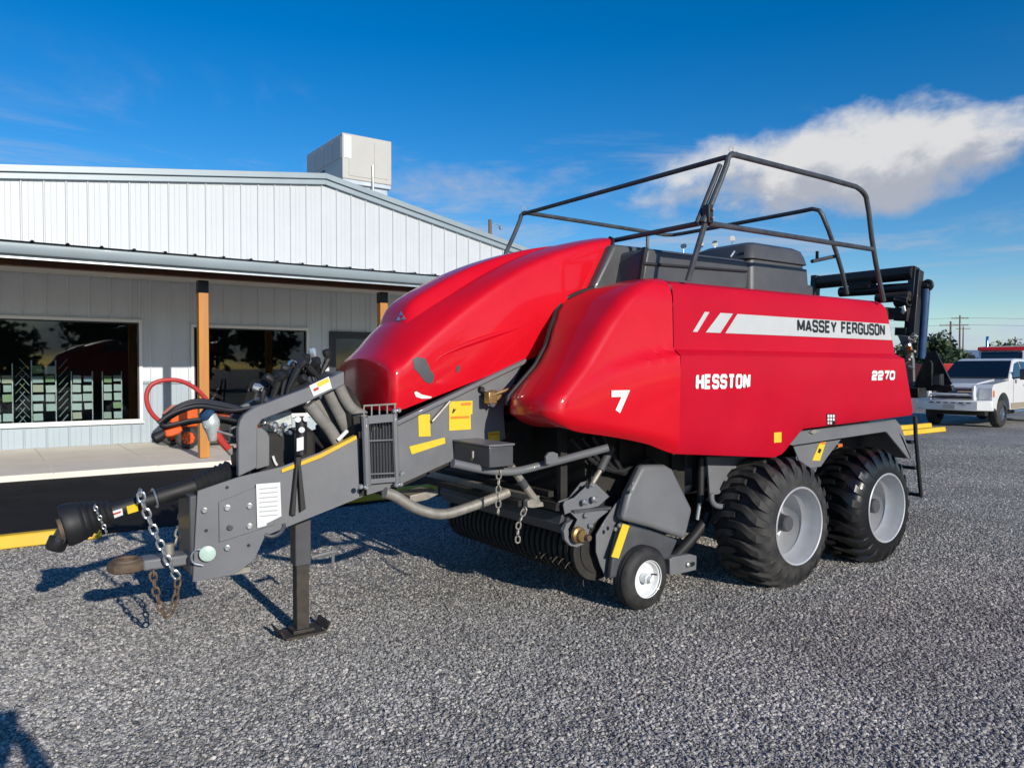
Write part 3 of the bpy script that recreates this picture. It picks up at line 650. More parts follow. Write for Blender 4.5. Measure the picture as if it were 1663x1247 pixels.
# silver stripe: two slashes and a long band, meshed so that it follows the door
def stripe(xa0, xa1, xb0, xb1, z0, z1):
    r0, r1 = [], []; n = 24
    for i in range(n + 1):
        t = i / n; a = lerp(xa0, xb0, t); b = lerp(xa1, xb1, t)
        r0.append((a, hitY(DB, a, z0) - .004, z0)); r1.append((b, (hitY(DB, b, z1) or 3.59) - .004, z1))
    return part('silver_stripe', MB().grid([r0, r1]), 'silver_decal', door)
sz0 = onY(cs(900, 264), 3.585).z; sz1 = onY(cs(945, 190), 3.587).z
for (a, b, c, d) in [((772, 261), (820, 187), (790, 261), (838, 187)), ((822, 262), (880, 189), (878, 263), (928, 189)), ((897, 264), (945, 190), (1558, 281), (1547, 217))]:
    q = [onY(cs(*k), 3.585).x for k in (a, b, c, d)]
    stripe(q[0], q[1], min(q[2], rearx(sz0) - .012), min(q[3], rearx(sz1) - .012), sz0, sz1)
FONT = {'M': (.95, [[(0, 0), (0, 1)], [(0, 1), (.475, .12)], [(.475, .12), (.95, 1)], [(.95, 1), (.95, 0)]]), 'A': (.80, [[(0, 0), (.4, 1)], [(.4, 1), (.8, 0)], [(.15, .27), (.65, .27)]]),
 'S': (.7, [[(.7, .76), (.7, .88), (.58, 1), (.12, 1), (0, .88), (0, .63), (.12, .52), (.58, .5), (.7, .38), (.7, .12), (.58, 0), (.12, 0), (0, .12), (0, .25)]]),
 'E': (.62, [[(.62, 1), (0, 1), (0, 0), (.62, 0)], [(0, .52), (.54, .52)]]), 'Y': (.76, [[(0, 1), (.38, .42), (.38, 0)], [(.76, 1), (.38, .42)]]),
 'F': (.62, [[(.62, 1), (0, 1), (0, 0)], [(0, .5), (.54, .5)]]), 'R': (.72, [[(0, 0), (0, 1), (.58, 1), (.70, .87), (.70, .6), (.58, .47), (0, .47)], [(.42, .47), (.72, 0)]]),
 'G': (.7, [[(.7, .74), (.7, .88), (.58, 1), (.12, 1), (0, .88), (0, .12), (.12, 0), (.58, 0), (.7, .12), (.7, .48), (.36, .48)]]), 'U': (.7, [[(0, 1), (0, .12), (.12, 0), (.58, 0), (.7, .12), (.7, 1)]]),
 'O': (.7, [[(.12, 0), (0, .12), (0, .88), (.12, 1), (.58, 1), (.7, .88), (.7, .12), (.58, 0), 'c']]), 'N': (.72, [[(0, 0), (0, 1)], [(0, 1), (.72, 0)], [(.72, 0), (.72, 1)]]),
 'H': (.74, [[(0, 0), (0, 1)], [(.74, 0), (.74, 1)], [(0, .5), (.74, .5)]]), 'T': (.72, [[(0, 1), (.72, 1)], [(.36, 1), (.36, 0)]]), '2': (.72, [[(0, .72), (0, .88), (.12, 1), (.6, 1), (.72, .88), (.72, .62), (.6, .5), (.12, .46), (0, .34), (0, 0), (.72, 0)]]),
 '7': (.70, [[(0, 1), (.70, 1), (.30, 0)]]), '0': (.74, [[(.14, 0), (0, .14), (0, .86), (.14, 1), (.6, 1), (.74, .86), (.74, .14), (.6, 0), 'c']]), ' ': (.32, [])}
SLAB = {'H': [(0, 0), (0, 1), (.74, 0), (.74, 1)], 'T': [(.36, 0)], 'N': [(0, 0), (0, 1), (.72, 1)], 'E': [(0, 0), (0, 1)]}
def strokes(poly, th, closed):
    """mitred strip along a polyline -> list of (left, right)"""
    n = len(poly); out = []
    for i, p in enumerate(poly):
        a = poly[(i - 1) % n] if (i > 0 or closed) else None; b = poly[(i + 1) % n] if (i < n - 1 or closed) else None
        d1 = (Vector(p) - Vector(a)).normalized() if a else None; d2 = (Vector(b) - Vector(p)).normalized() if b else None
        d1 = d1 or d2; d2 = d2 or d1; n1 = Vector((-d1.y, d1.x)); n2 = Vector((-d2.y, d2.x)); m_ = (n1 + n2).normalized(); k = 1 / max(.45, m_.dot(n1))
        out.append((Vector(p) + m_ * th / 2 * k, Vector(p) - m_ * th / 2 * k))
    return out
def lettering(text, x0, x1, z0, z1, th, gap, bv, m, parent, name, slab=False, eps=.006, shear=0.0):
    tot = sum(FONT[c][0] for c in text) + gap * (len(text) - 1); hh = z1 - z0; thn = th
    sx = (x1 - x0) / (tot + thn); sy = hh * (1 - thn)
    cur = 0
    for c in text:
        wd, pls = FONT[c]; mb = MB(); k = 0
        pls = [list(p) for p in pls]
        if slab:
            for (a, b) in SLAB.get(c, []): pls.append([(a - .17, b), (a + .17, b), 's'])
        for pl in pls:
            closed = pl[-1] == 'c'; serif = pl[-1] == 's'; pl = pl[:-1] if closed or serif else pl
            # work in metres so that strokes keep an even width
            q = [Vector((x0 + (cur + a + thn / 2) * sx, z0 + hh * thn / 2 + b * sy)) for a, b in pl]
            if serif: tk = thn * hh * .6
            elif slab and len(pl) == 2 and abs(pl[0][1] - pl[1][1]) > .5: tk = thn * hh * 1.25
            else: tk = thn * hh
            lr = strokes(q, tk, closed); vs_ = []
            e = eps + k * .0005; k += 1
            for l_, r_ in lr:
                for p in (l_, r_):
                    y = hitY(bv, p.x + shear * (p.y - z0), p.y); vs_.append((p.x + shear * (p.y - z0), (y if y else 3.55) - e, p.y))
            n = len(lr); fs = [(2 * i, 2 * i + 1, 2 * i + 3, 2 * i + 2) for i in range(n - 1)]
            if closed: fs.append((2 * n - 2, 2 * n - 1, 1, 0))
            mb.add(vs_, fs)
        if mb.v: part(name, mb, m, parent, 0)
        cur += wd + gap
def px_rect(pa, pb, Y): a = onY(pa, Y); b = onY(pb, Y); return a.x, b.x, min(a.z, b.z), max(a.z, b.z)
a = onY(cs(1175, 256), 3.585); b = onY(cs(1511, 224), 3.587)
lettering('MASSEY FERGUSON', a.x, b.x, onY(cs(1175, 258), 3.585).z, onY(cs(1177, 208), 3.587).z, .205, .36, DB, 'black_print', door, 'letter', eps=.007)
a = onY(cs(784, 481), 3.527); b = onY(cs(989, 472), 3.527)
lettering('HESSTON', a.x, b.x, a.z, onY(cs(786, 422), 3.527).z, .235, .44, DB, 'white_print', door, 'letter', slab=True)
a = onY(cs(1459, 446), 3.527); b = onY(cs(1549, 443), 3.527)
lettering('2270', a.x, b.x, a.z, onY(cs(1461, 408), 3.527).z, .28, .34, DB, 'white_print', door, 'letter')
a = onY(cs(441, 580), 3.56); b = onY(cs(513, 483), 3.56)
lettering('7', a.x, b.x, a.z, b.z, .27, .3, SB, 'white_print', shr, 'numeral')
decal('warning_sticker', DB, [cs(1084, 647), cs(1113, 645), cs(1113, 684), cs(1084, 686)], 'yellow_decal', door)
dk = decal('pictogram_sticker', DB, [cs(1287, 575), cs(1320, 573), cs(1320, 617), cs(1289, 619)], 'black_print', door)
for r_ in range(3):
    for k in range(3):
        if r_ == 2 and k == 2: continue
        x = 1290 + k * 10; y = 578 + r_ * 13.5; decal('pictogram', DB, [cs(x, y), cs(x + 7, y - .4), cs(x + 7, y + 9.6), cs(x, y + 10)], 'white_print', dk, .006)
decal('bare_patch', HB, [c7(*p) for p in [(432, 710), (455, 697), (500, 706), (518, 742), (524, 762), (548, 795), (543, 832), (528, 843), (495, 828), (470, 792), (438, 760)]], 'dark_grey_paint', hood, Yg=4.31)
decal('bare_patch', HB, [c7(*p) for p in [(668, 752), (680, 740), (689, 748), (684, 770), (672, 784), (665, 776)]], 'dark_grey_paint', hood, Yg=4.31)
decal('scuff_mark', HB, [c7(*p) for p in [(440, 888), (452, 882), (480, 900), (535, 912), (528, 921), (480, 922), (450, 912)]], 'white_print', hood, Yg=4.31)
# small round badge of three stacked triangles on the scoop front
CB = bvh_of(scoop)
for k, (x, y) in enumerate([(647, 517), (655, 516), (651, 509)]):
    tri = []
    for dx, dy in ((-3.6, 3), (3.6, 3), (0, -3.6)):
        h = CB.ray_cast(CAM, ray((x + dx, y + dy)).normalized()); h = h if h[0] else HB.ray_cast(CAM, ray((x + dx, y + dy)).normalized())
        if h[0]: tri.append(h[0] - ray((x, y)).normalized() * .01)
    if len(tri) == 3: part('badge', MB().prism(tri, (.006, .004, 0)), 'zinc', hood)
# ---- tongue and frame plates (grey)
fp = [(321, 797), (389, 774), (457, 758), (590, 708), (590, 806), (431, 870), (413, 909), (381, 933), (313, 945)]
pl = part('tongue_plate', MB().prism(pS(fp), (0, .014, 0)), 'grey_paint', B, .003)
part('tongue_plate', MB().prism([mir(p) for p in pS(fp)], (0, -.014, 0)), 'grey_paint', B, .003)
rp = [(596, 704), (640, 688), (852, 587), (826, 638), (818, 664), (821, 712), (735, 748), (645, 789), (596, 804)]
fr_ = part('frame_plate', MB().prism(pY(rp, 4.315), (0, .016, 0)), 'grey_paint', B, .003)
part('frame_plate', MB().prism([mir(p) for p in pY(rp, 4.315)], (0, -.016, 0)), 'grey_paint', B, .003)
part('plate_flange', MB().beam(onY((642, 687), 4.30), onY((852, 586), 4.30), .06, .03), 'grey_paint', fr_, .006)
rpl = part('doubler_plate', MB().prism(pS([(355, 815), (420, 789), (446, 786), (446, 852), (356, 881)], .010), (0, .009, 0)), 'grey_paint', pl, .004)
fl = onS((313, 800)); fb = onS((313, 940))
part('tongue_nose', MB().bb((fl.x - .012, 4.60, fb.z + .02), (fl.x + .04, 4.90, fl.z - .02)), 'dark_grey_paint', B, .01)
part('tongue_floor', MB().beam((1.05, YC, .66), (2.1, YC, .93), .30, .03), 'dark_grey_paint', B)
part('frame_floor', MB().beam((2.1, YC, .93), (3.1, YC, 1.25), .8, .04), 'dirty_black', B)
part('frame_beam', MB().beam((2.0, YC, 1.05), (3.4, YC, 1.25), .55, .22), 'dirty_black', B)
hx = MB()
bolts = [((333, 829), 'zinc', .017), ((370, 825), 'zinc', .019), ((406, 822), 'zinc', .018), ((406, 855), 'zinc', .018), ((374, 857), 'dark_grey_paint', .018), ((370, 890), 'zinc', .017)]
for p, m, r_ in bolts:
    q = onS(p, .02); part('bolt', MB().lathe([(0, r_), (.008, r_), (.010, r_ * .72), (.022, r_ * .66)], q + Vector((0, .012, 0)), (-.22, -1, 0), 12), m, pl)
for p in [(369, 791), (404, 885), (335, 861), (433, 829)]: q = onS(p, .004); part('bolt_hole', MB().lathe([(0, .009), (.006, .009)], q, (-.22, -1, 0), 10), 'black_print', pl)
q = onS((337, 898), .03); part('reflector', MB().lathe([(0, .042), (.012, .045), (.016, .038), (.018, .006)], q, (-.22, -1, 0), 28), 'reflector_green', pl)
def decalS(px, m, nm='label', d=.006): return part(nm, MB().prism(pS(px, d), (0, .004, 0)), m, pl)
lb = decalS([(416, 786), (455, 783), (457, 838), (418, 857)], 'white_label', 'instruction_label', .026)
for k in range(7):
    y = 793 + k * 7.4; part('print_line', MB().prism(pS([(421, y), (451, y - 2.6), (451, y - .8), (421, y + 1.8)], .028), (0, .001, 0)), 'hvac_grey', lb)
decalS([(419, 845), (432, 841), (433, 853), (419, 857)], 'white_label', 'instruction_label', .024)
part('grip_strip', MB().prism(pS([(457, 762), (520, 737), (579, 707), (580, 713), (521, 744), (458, 768)], .012), (0, .05, 0)), 'yellow_paint', pl, .003)
part('cable_loop', MB().tube(pS([(430, 868), (441, 872), (455, 866), (462, 855), (460, 850)], .0), .012, 8, smooth=2), 'dark_grey_paint', pl)
# wire loops by the reflector
part('lynch_wire', MB().tube(pS([(330, 918), (312, 915), (310, 900), (322, 890), (337, 898)], .03), .006, 6, smooth=2), 'zinc', pl)
# hitch bar and ring
hz = onY((205, 918), YC).z
part('hitch_bar', MB().bb((.775, YC - .072, hz - .032), (1.12, YC + .072, hz + .032)), 'grey_paint', B, .012)
part('hitch_ring', MB().lathe([(-.028, .045), (-.03, .085), (-.02, .098), (.0, .102), (.02, .098), (.03, .085), (.028, .045)], (.70, YC, hz), (0, 0, 1), 32, True), 'rust_steel', B)
part('hitch_wear_ring', MB().torus((.70, YC, hz + .03), (0, 0, 1), .066, .013, 24, 8), 'rust_steel', B)
part('hitch_pin', MB().cyl((.92, YC - .02, hz + .03), (.92, YC - .02, hz + .10), .03, 12), 'worn_steel', B, .006)
part('hitch_underplate', MB().bb((fl.x + .03, 4.62, fb.z - .028), (fl.x + .34, 4.88, fb.z + .01)), 'worn_steel', B, .005)
# ---- chains: every link its own piece
def link_mesh(L_, r_):
    h = L_ / 2 - .012; pts = []
    for i in range(7): a = math.pi * i / 6; pts.append(Vector((math.cos(a) * .5 * L_ * .62, 0, h * .62 + math.sin(a) * .5 * L_ * .62)))
    pts += [Vector((-p.x, 0, -p.z)) for p in pts]
    mb = MB(); mb.tube(pts + [pts[0]], r_, 6, caps=False); return mb
def chain(name, pts, L_, r_, m, parent):
    pts = [Vector(p) for p in pts]
    for _ in range(2):
        q = [pts[0]]
        for a, b in zip(pts, pts[1:]): q += [a * .75 + b * .25, a * .25 + b * .75]
        pts = q + [pts[-1]]
    ds = [0]
    for a, b in zip(pts, pts[1:]): ds.append(ds[-1] + (b - a).length)
    def at(s_):
        for i in range(len(pts) - 1):
            if s_ <= ds[i + 1]: return pts[i].lerp(pts[i + 1], (s_ - ds[i]) / max(1e-6, ds[i + 1] - ds[i]))
        return pts[-1]
    root = part(name, MB().torus(pts[0], (1, .2, 0), L_ * .33, r_, 14, 6), m, parent)
    me = link_mesh(L_, r_).mesh('chain_link', m); n = int(ds[-1] / (L_ * .80))
    for i in range(n):
        s_ = (i + .5) * ds[-1] / n; p = at(s_); d = (at(min(ds[-1], s_ + .01)) - at(max(0, s_ - .01))).normalized()
        o = link('chain_link', me, root); ori = d.to_track_quat('Z', 'X') @ Matrix.Rotation(R(20 + 90 * (i % 2)), 4, 'Z').to_quaternion()
        o.matrix_local = Matrix.Translation(p - ORG[parent]) @ ori.to_matrix().to_4x4()
YCH = 4.60
chain('safety_chain', pY([(228, 800), (232, 818), (245, 850), (258, 878), (268, 900), (283, 930), (290, 938)], YCH), .058, .0068, 'zinc', B)
chain('safety_chain', pY([(248, 930), (252, 958), (262, 990), (270, 1003), (281, 988), (287, 962), (289, 940)], YCH), .055, .0066, 'rust_steel', B)
chain('safety_chain', pY([(300, 805), (296, 832), (291, 862), (284, 885)], 4.92), .055, .0066, 'worn_steel', B)
# ---- drive shaft
pa, pb_ = onY((172, 833), YC), onY((322, 787), YC); dv = (pb_ - pa).normalized()
sh = part('drive_shaft', MB().lathe([(-.02, .042), (.27, .042), (.272, .046), (.62, .047), ((pb_ - pa).length + .05, .052)], pa, dv, 24), 'black_rubber', B)
def bellows(p, d, L_, r0, r1, n):
    prof_ = []
    for i in range(n * 2 + 1):
        t = i / (n * 2); prof_.append((t * L_, lerp(r0, r1, t) + (.006 if i % 2 else -.006)))
    return MB().lathe([(0, r0 * .7)] + prof_ + [(L_, r1 * .6)], p, d, 28)
part('shaft_guard', bellows(pa + dv * .03, -dv, .17, .058, .112, 6), 'black_rubber', sh)
part('shaft_guard', MB().lathe([(0, .098), (.055, .115), (.10, .118), (.115, .112), (.115, .09)], pa - dv * .10, -dv, 28), 'black_rubber', sh)
e_ = pa - dv * .195
part('universal_joint', MB().beam(e_, e_ + Vector((-.045, 0, -.085)), .09, .06).lathe([(0, .05), (.06, .05), (.075, .042)], e_ + Vector((-.035, 0, -.062)), Vector((-.35, 0, -.9)), 18), 'black_paint', sh, .006)
part('joint_collar', MB().lathe([(0, .062), (.05, .06)], e_ + Vector((.01, 0, -.01)), -dv, 20), 'rust_steel', sh)
part('shaft_guard', bellows(pb_ - dv * .02, dv, .22, .060, .088, 7), 'black_rubber', sh)
part('universal_joint', MB().lathe([(0, .05), (.1, .045), (.105, .065), (.16, .065)], pb_ + dv * .20, dv, 18).box(pb_ + dv * .34, (.1, .13, .09)), 'black_paint', sh, .006)
def onshaft(px, m, nm):
    vs_ = []
    for p in px:
        r_ = ray(p); q = onY(p, YC); ax = pa + dv * (q - pa).dot(dv); rad_ = q - ax; k = max(-.046, min(.046, rad_.z)); vs_.append(Vector((q.x, YC - math.sqrt(max(1e-6, .0505 ** 2 - k * k)), ax.z + k)))
    return part(nm, MB().prism(vs_, (0, .004, 0)), m, sh)
onshaft([(167, 832), (196, 823), (198, 834), (170, 845)], 'white_label', 'warning_sticker'); onshaft([(170, 835), (194, 827.5), (194, 830), (171, 838)], 'hose_red', 'print_line')
onshaft([(203, 820), (221, 815), (223, 828), (206, 833)], 'yellow_decal', 'warning_sticker')
part('chain_ring', MB().torus(pa + dv * .26, dv, .055, .006, 20, 6), 'zinc', sh)
chain('guard_chain', pY([(154, 822), (160, 836), (168, 853), (174, 866)], YC - .09), .030, .0035, 'zinc', sh)
# ---- jack
jx = onY((492, 845), 4.62); jb = onZ((489, 1030))
JY = jb.y; JX = jb.x; 
jt = onY((492, 838), JY).z; jm = onY((492, 915), JY).z
jk = part('jack', MB().bb((JX - .052, JY - .05, jm), (JX + .052, JY + .05, jt + .45)), 'dark_grey_paint', B, .006)
part('jack_leg', MB().bb((JX - .041, JY - .04, .03), (JX + .041, JY + .04, jm + .05)), 'old_steel', jk, .005)
ft = MB().bb((JX - .13, JY - .10, .012), (JX + .13, JY + .10, .028)); ft.prism([(JX - .13, JY - .10, .028), (JX - .13, JY + .10, .028), (JX - .155, JY + .10, .075), (JX - .155, JY - .10, .075)], (-.012, 0, 0)); ft.prism([(JX + .13, JY - .10, .028), (JX + .13, JY + .10, .028), (JX + .155, JY + .10, .075), (JX + .155, JY - .10, .075)], (.012, 0, 0)); ft.bb((JX - .07, JY - .06, .028), (JX + .07, JY + .06, .05))
part('jack_foot', ft, 'old_steel', jk, .004)
a = onY((505, 905), JY); part('jack_handle', MB().tube([a, a + Vector((.13, 0, .015)), a + Vector((.17, 0, .015))], .014, 8).tube([a + Vector((.15, 0, .05)), a + Vector((.15, 0, -.06))], .012, 8), 'grey_paint', jk)
part('jack_strap', MB().prism(pS([(483, 690), (496, 690), (489, 755), (497, 826), (488, 832), (484, 765), (480, 838), (472, 836), (480, 760)], .035), (0, .03, 0)), 'black_rubber', B, .004)
cyl_ = part('hydraulic_cylinder', MB().tube([onS((489, 676), .05), onS((489, 738), .05)], .034, 14), 'black_paint', B); 
part('sticker', MB().prism(pS([(482, 712), (493, 709), (493, 730), (482, 733)], .095), (0, .003, 0)), 'white_label', cyl_)
for p in [(484, 681), (497, 680), (490, 698)]: part('fitting', MB().cyl(onS(p, .05), onS(p, .11), .018, 10), 'zinc', cyl_)
# ---- hose arm (bent plates) and hoses
ap = [c2(*p) for p in [(30, 890), (30, 560), (42, 510), (70, 470), (150, 420), (520, 280), (745, 180), (748, 268), (500, 385), (190, 505), (160, 545), (155, 830)]]
YA = 4.50
arm = part('hose_arm', MB().prism(pY(ap, YA), (0, .05, 0)), 'grey_paint', B, .006)
part('arm_gusset', MB().prism(pY([c2(*p) for p in [(150, 560), (190, 562), (225, 590), (240, 620), (240, 815), (150, 840)]], YA + .055), (0, .03, 0)), 'grey_paint', arm, .004)
part('hose_arm', MB().prism(pY([c2(*p) for p in [(-40, 660), (-30, 480), (20, 420), (280, 298), (430, 230), (430, 300), (280, 378), (60, 480), (40, 660)]], 5.0), (0, -.05, 0)), 'grey_paint', B, .006)
lbl = part('arm_sticker', MB().prism(pY([c2(*p) for p in [(508, 276), (640, 214), (662, 292), (538, 348)]], YA - .004), (0, .003, 0)), 'white_label', arm)
part('print_block', MB().prism(pY([c2(*p) for p in [(560, 258), (636, 222), (643, 250), (568, 286)]], YA - .0065), (0, .001, 0)), 'yellow_decal', lbl)
part('print_block', MB().prism(pY([c2(*p) for p in [(535, 298), (570, 283), (574, 300), (540, 316)]], YA - .0065), (0, .001, 0)), 'hose_red', lbl)
for pts, r_, m, Yh in [([(505, 400), (560, 470), (640, 560), (700, 660)], .040, 'hose_grey', 4.55), ([(540, 370), (600, 440), (680, 560), (720, 640)], .036, 'hose_grey', 4.66), ([(640, 320), (690, 420), (740, 520), (770, 580)], .042, 'hose_grey', 4.56), ([(710, 280), (750, 370), (800, 440), (880, 480)], .036, 'hose_grey', 4.50), ([(690, 300), (730, 400), (800, 500), (860, 560)], .026, 'hose_black', 4.7)]:
    part('cable_sleeve', MB().tube([onY(c2(*p), Yh) for p in pts], r_, 12, smooth=2), m, B)
rnd = random.Random(3)
for k in range(20):
    x = 428 + k * 5.0 + rnd.uniform(-4, 4); y = 644 - k * 2.3 + rnd.uniform(-5, 4); Yh = rnd.uniform(4.6, 4.95); a = onY((x, y), Yh)
    u = Vector((rnd.uniform(-.09, .07), rnd.uniform(-.06, .04), rnd.uniform(.05, .12)))
    hc = part('hose_coupler', MB().tube([a - u * .8 - Vector((0, 0, .04)), a - u * .3, a + u * .2, a + u * .75], .022, 8, rad=[.012, .014, .022, .022]), 'black_rubber', B)
    part('dust_cap', MB().lathe([(0, .022), (.03, .030), (.06, .026), (.065, .012)], a + u * .75, u + Vector((rnd.uniform(-.14, .06), rnd.uniform(-.08, .08), 0)), 9), 'black_rubber' if k % 6 else 'zinc', hc)
    part('cap_strap', MB().tube([a + u * .2, a + u * .5 + Vector((rnd.uniform(-.07, .07), rnd.uniform(-.05, 0), .02)), a + u * .9], .006, 6, smooth=1), 'black_rubber', hc)
part('coupler_rack', MB().beam(onY((425, 655), 4.78), onY((540, 606), 4.78), .36, .03), 'dark_grey_paint', B)
# black hose bundle that droops over the front, red air line in a loop
ch = crop(250, 590, 7.795)
for k in range(20):
    o_ = rnd.uniform(-1, 1); s_ = rnd.uniform(-1, 1)
    pts = [(80 + 25 * s_, 780 + 20 * s_), (150 + 20 * o_, 690 + 25 * s_), (330 + 15 * s_, 565 + 45 * o_), (560, 500 + 45 * o_), (800, 540 + 45 * o_), (1000, 580 + 40 * o_), (1180, 610 + 40 * s_), (1320, 560 + 20 * s_)]
    part('hydraulic_hose', MB().tube([onY(ch(*p), 4.75 + .14 * s_) for p in pts], .0125, 8, smooth=2), 'hose_black', B)
for k in range(5):
    o_ = rnd.uniform(-1, 1); pts = [(90, 770 + 15 * o_), (120, 810 + 10 * o_), (300, 780 + 20 * o_), (450, 740 + 20 * o_), (620, 720 + 12 * o_), (800, 700 + 20 * o_), (1050, 760 + 30 * o_), (1200, 800)]
    part('hydraulic_hose', MB().tube([onY(ch(*p), 4.72 + .07 * o_) for p in pts], .012, 8, smooth=2), 'hose_black', B)
part('air_hose', MB().tube([onY(p, 4.78) for p in [(258, 683), (246, 672), (238, 655), (238, 635), (248, 622), (270, 616), (295, 618), (318, 630), (335, 648), (350, 665)]], .0135, 10, smooth=2), 'hose_red', B)
ah = part('air_hose', MB().tube([onY(p, 4.66) for p in [(346, 672), (349, 690), (356, 712), (368, 726), (374, 731)]], .022, 10, smooth=2), 'hose_red', B)
part('hose_end', MB().tube([onY((372, 728), 4.66), onY((378, 735), 4.66)], .026, 10), 'worn_steel', ah)
ah2 = part('air_coupling', MB().lathe([(0, .035), (.04, .05), (.07, .05), (.12, .03), (.16, .024)], onY((341, 672), 4.66), (.1, 0, -1), 14), 'pale_block', B)
part('coupling_cap', MB().lathe([(0, .05), (.03, .055), (.045, .035)], onY((340, 675), 4.66), (-.6, 0, .5), 14), 'blue_rod', ah2)
part('orange_guard', MB().prism(pY([ch(*p) for p in [(140, 850), (350, 790), (372, 850), (330, 895), (230, 930), (150, 935)]], 4.66), (0, .07, 0)), 'orange_paint', B, .01)
part('black_plug', MB().lathe([(0, .022), (.04, .03), (.07, .034), (.08, .022)], onY((270, 702), 4.7), (-.9, 0, -.5), 14), 'black_rubber', B)
part('lever_rod', MB().tube([onY((332, 694), 4.64), onY((384, 709), 4.64)], .009, 8), 'zinc', B)
# gearbox / flywheel block in the tongue
part('gearbox', MB().bb((1.42, 4.62, .95), (1.78, 4.90, 1.32)), 'dirty_black', B, .03)
part('gearbox_shaft', MB().cyl((1.30, YC, 1.16), (1.46, YC, 1.17), .07, 18), 'black_paint', B)
part('flywheel', MB().lathe([(0, .26), (.02, .30), (.10, .30), (.12, .26)], (1.95, YC, 1.30), (1, 0, .12), 36), 'dirty_black', B)
hbk = part('valve_block', MB().prism(pY([c2(*p) for p in [(240, 470), (390, 440), (400, 540), (350, 560), (330, 600), (230, 590)]], 4.72), (0, .1, 0)), 'pale_block', B, .01)
for k in range(7): p = onY(c2(200 + 26 * k + rnd.uniform(-8, 8), rnd.uniform(520, 610)), 4.66); part('fitting', MB().lathe([(0, .02), (.03, .02), (.04, .012), (.06, .012)], p, (rnd.uniform(-.4, .4), -1, rnd.uniform(-.3, .5)), 8), 'zinc', hbk)
for pts in ([(270, 640), (250, 740), (300, 810)], [(340, 620), (320, 700), (380, 790)], [(480, 560), (560, 620), (640, 690)], [(300, 600), (420, 560), (520, 610), (600, 690)]):
    part('wiring_loom', MB().tube([onY(c2(*p), 4.68) for p in pts], .014, 8, smooth=2), 'hose_black', B)
part('hose_white', MB().tube([onY(c2(*p), 4.6) for p in [(262, 750), (275, 790), (290, 812)]], .008, 6, smooth=1), 'white_label', B)
part('marker_post', MB().tube([onY(c2(700, 645), 4.5), onY(c2(765, 580), 4.5)], .013, 8), 'white_label', B)
# ---- screened bracket
YB = 4.285
sc_ = MB(); L1, L2, R1, R2 = onY((593, 678), YB), onY((597, 790), YB), onY((640, 665), YB), onY((645, 783), YB)
sc_.tube([L1, L2], .024, 8).tube([R1, R2], .020, 8).beam(onY((596, 682), YB), onY((640, 678), YB), .02, .05).beam(onY((598, 782), YB), onY((643, 778), YB), .02, .03)
scr = part('screen_bracket', sc_, 'grey_paint', B, .002)
for k in range(8): x = 602 + k * 4.9; part('screen_wire', MB().tube([onY((x, 684), YB + .01), onY((x + 1, 779), YB + .01)], .0045, 6), 'black_paint', scr)
for y in (716, 770): part('screen_wire', MB().tube([onY((598, y), YB), onY((642, y - 2), YB)], .0055, 6), 'grey_paint', scr)
for k in range(3): x = 609 + k * 12; part('hose_in_screen', MB().tube([onY((x, 690), YB + .09), onY((x + 2, 776), YB + .09)], .020, 8), 'hose_grey', scr)
gd = MB()
for k in range(5): x = 591 + k * 12.6; gd.tube([onY((x, 659 - k * .4), YB), onY((x, 678 - k * 2), YB)], .005, 6)
gd.tube([onY((590, 659), YB), onY((643, 656), YB)], .006, 6); part('top_guard', gd, 'worn_steel', scr)
for p in [(585, 790), (594, 791), (643, 787), (650, 786), (640, 667), (647, 666), (652, 768)]: part('bolt', MB().lathe([(0, .016), (.012, .016), (.02, .01)], onY(p, YB - .02), (0, -1, 0), 10), 'zinc', scr)
part('plate_gap', MB().bb((1.955, 4.36, .92), (2.03, 4.40, 1.28)), 'dirty_black', B)
# decals of the frame plate
dflat('warning_sticker', [c3(246, 304), c3(325, 302), c3(330, 450), c3(250, 454)], 4.313, 'yellow_decal', fr_)
ws = dflat('warning_sticker', [c3(455, 216), c3(613, 210), c3(612, 300), c3(600, 302), c3(602, 404), c3(455, 413)], 4.313, 'yellow_decal', fr_)
for q_ in ([(535, 226), (604, 222), (604, 240), (535, 245)], [(465, 318), (592, 312), (592, 328), (465, 334)]): part('print_block', MB().prism(pY([c3(*p) for p in q_], 4.3085), (0, .001, 0)), 'orange_print', ws)
part('print_block', MB().prism(pY([c3(*p) for p in [(475, 292), (484, 262), (492, 270), (505, 262), (494, 280), (480, 297)]], 4.3085), (0, .001, 0)), 'black_print', ws)
ws = dflat('warning_sticker', [c3(720, 424), c3(795, 415), c3(795, 493), c3(720, 486)], 4.313, 'yellow_decal', fr_)
part('print_block', MB().prism(pY([c3(*p) for p in [(725, 434), (790, 427), (790, 439), (725, 445)]], 4.3085), (0, .001, 0)), 'orange_print', ws)
dflat('reflective_strip', [c3(185, 520), c3(425, 458), c3(430, 498), c3(203, 573)], 4.313, 'yellow_decal', fr_)
part('grab_lever', MB().tube([onY(c3(340, 352), 4.29), onY(c3(460, 215), 4.29)], .011, 8), 'worn_steel', fr_)
vb = part('shutoff_valve', MB().lathe([(0, .045), (.05, .045), (.06, .03), (.10, .03)], onY(c3(735, 180), 4.31), (0, -1, 0), 14).box(onY(c3(735, 190), 4.22), (.07, .06, .08)), 'brass', fr_, .006)
part('valve_handle', MB().tube([onY(c3(740, 175), 4.20), onY(c3(920, 112), 4.20)], .012, 8), 'brass', vb); part('grip', MB().tube([onY(c3(860, 133), 4.20), onY(c3(922, 111), 4.20)], .018, 10), 'black_rubber', vb)
part('fitting', MB().cyl(onY(c3(760, 215), 4.23), onY(c3(745, 238), 4.22), .02, 10), 'zinc', vb)
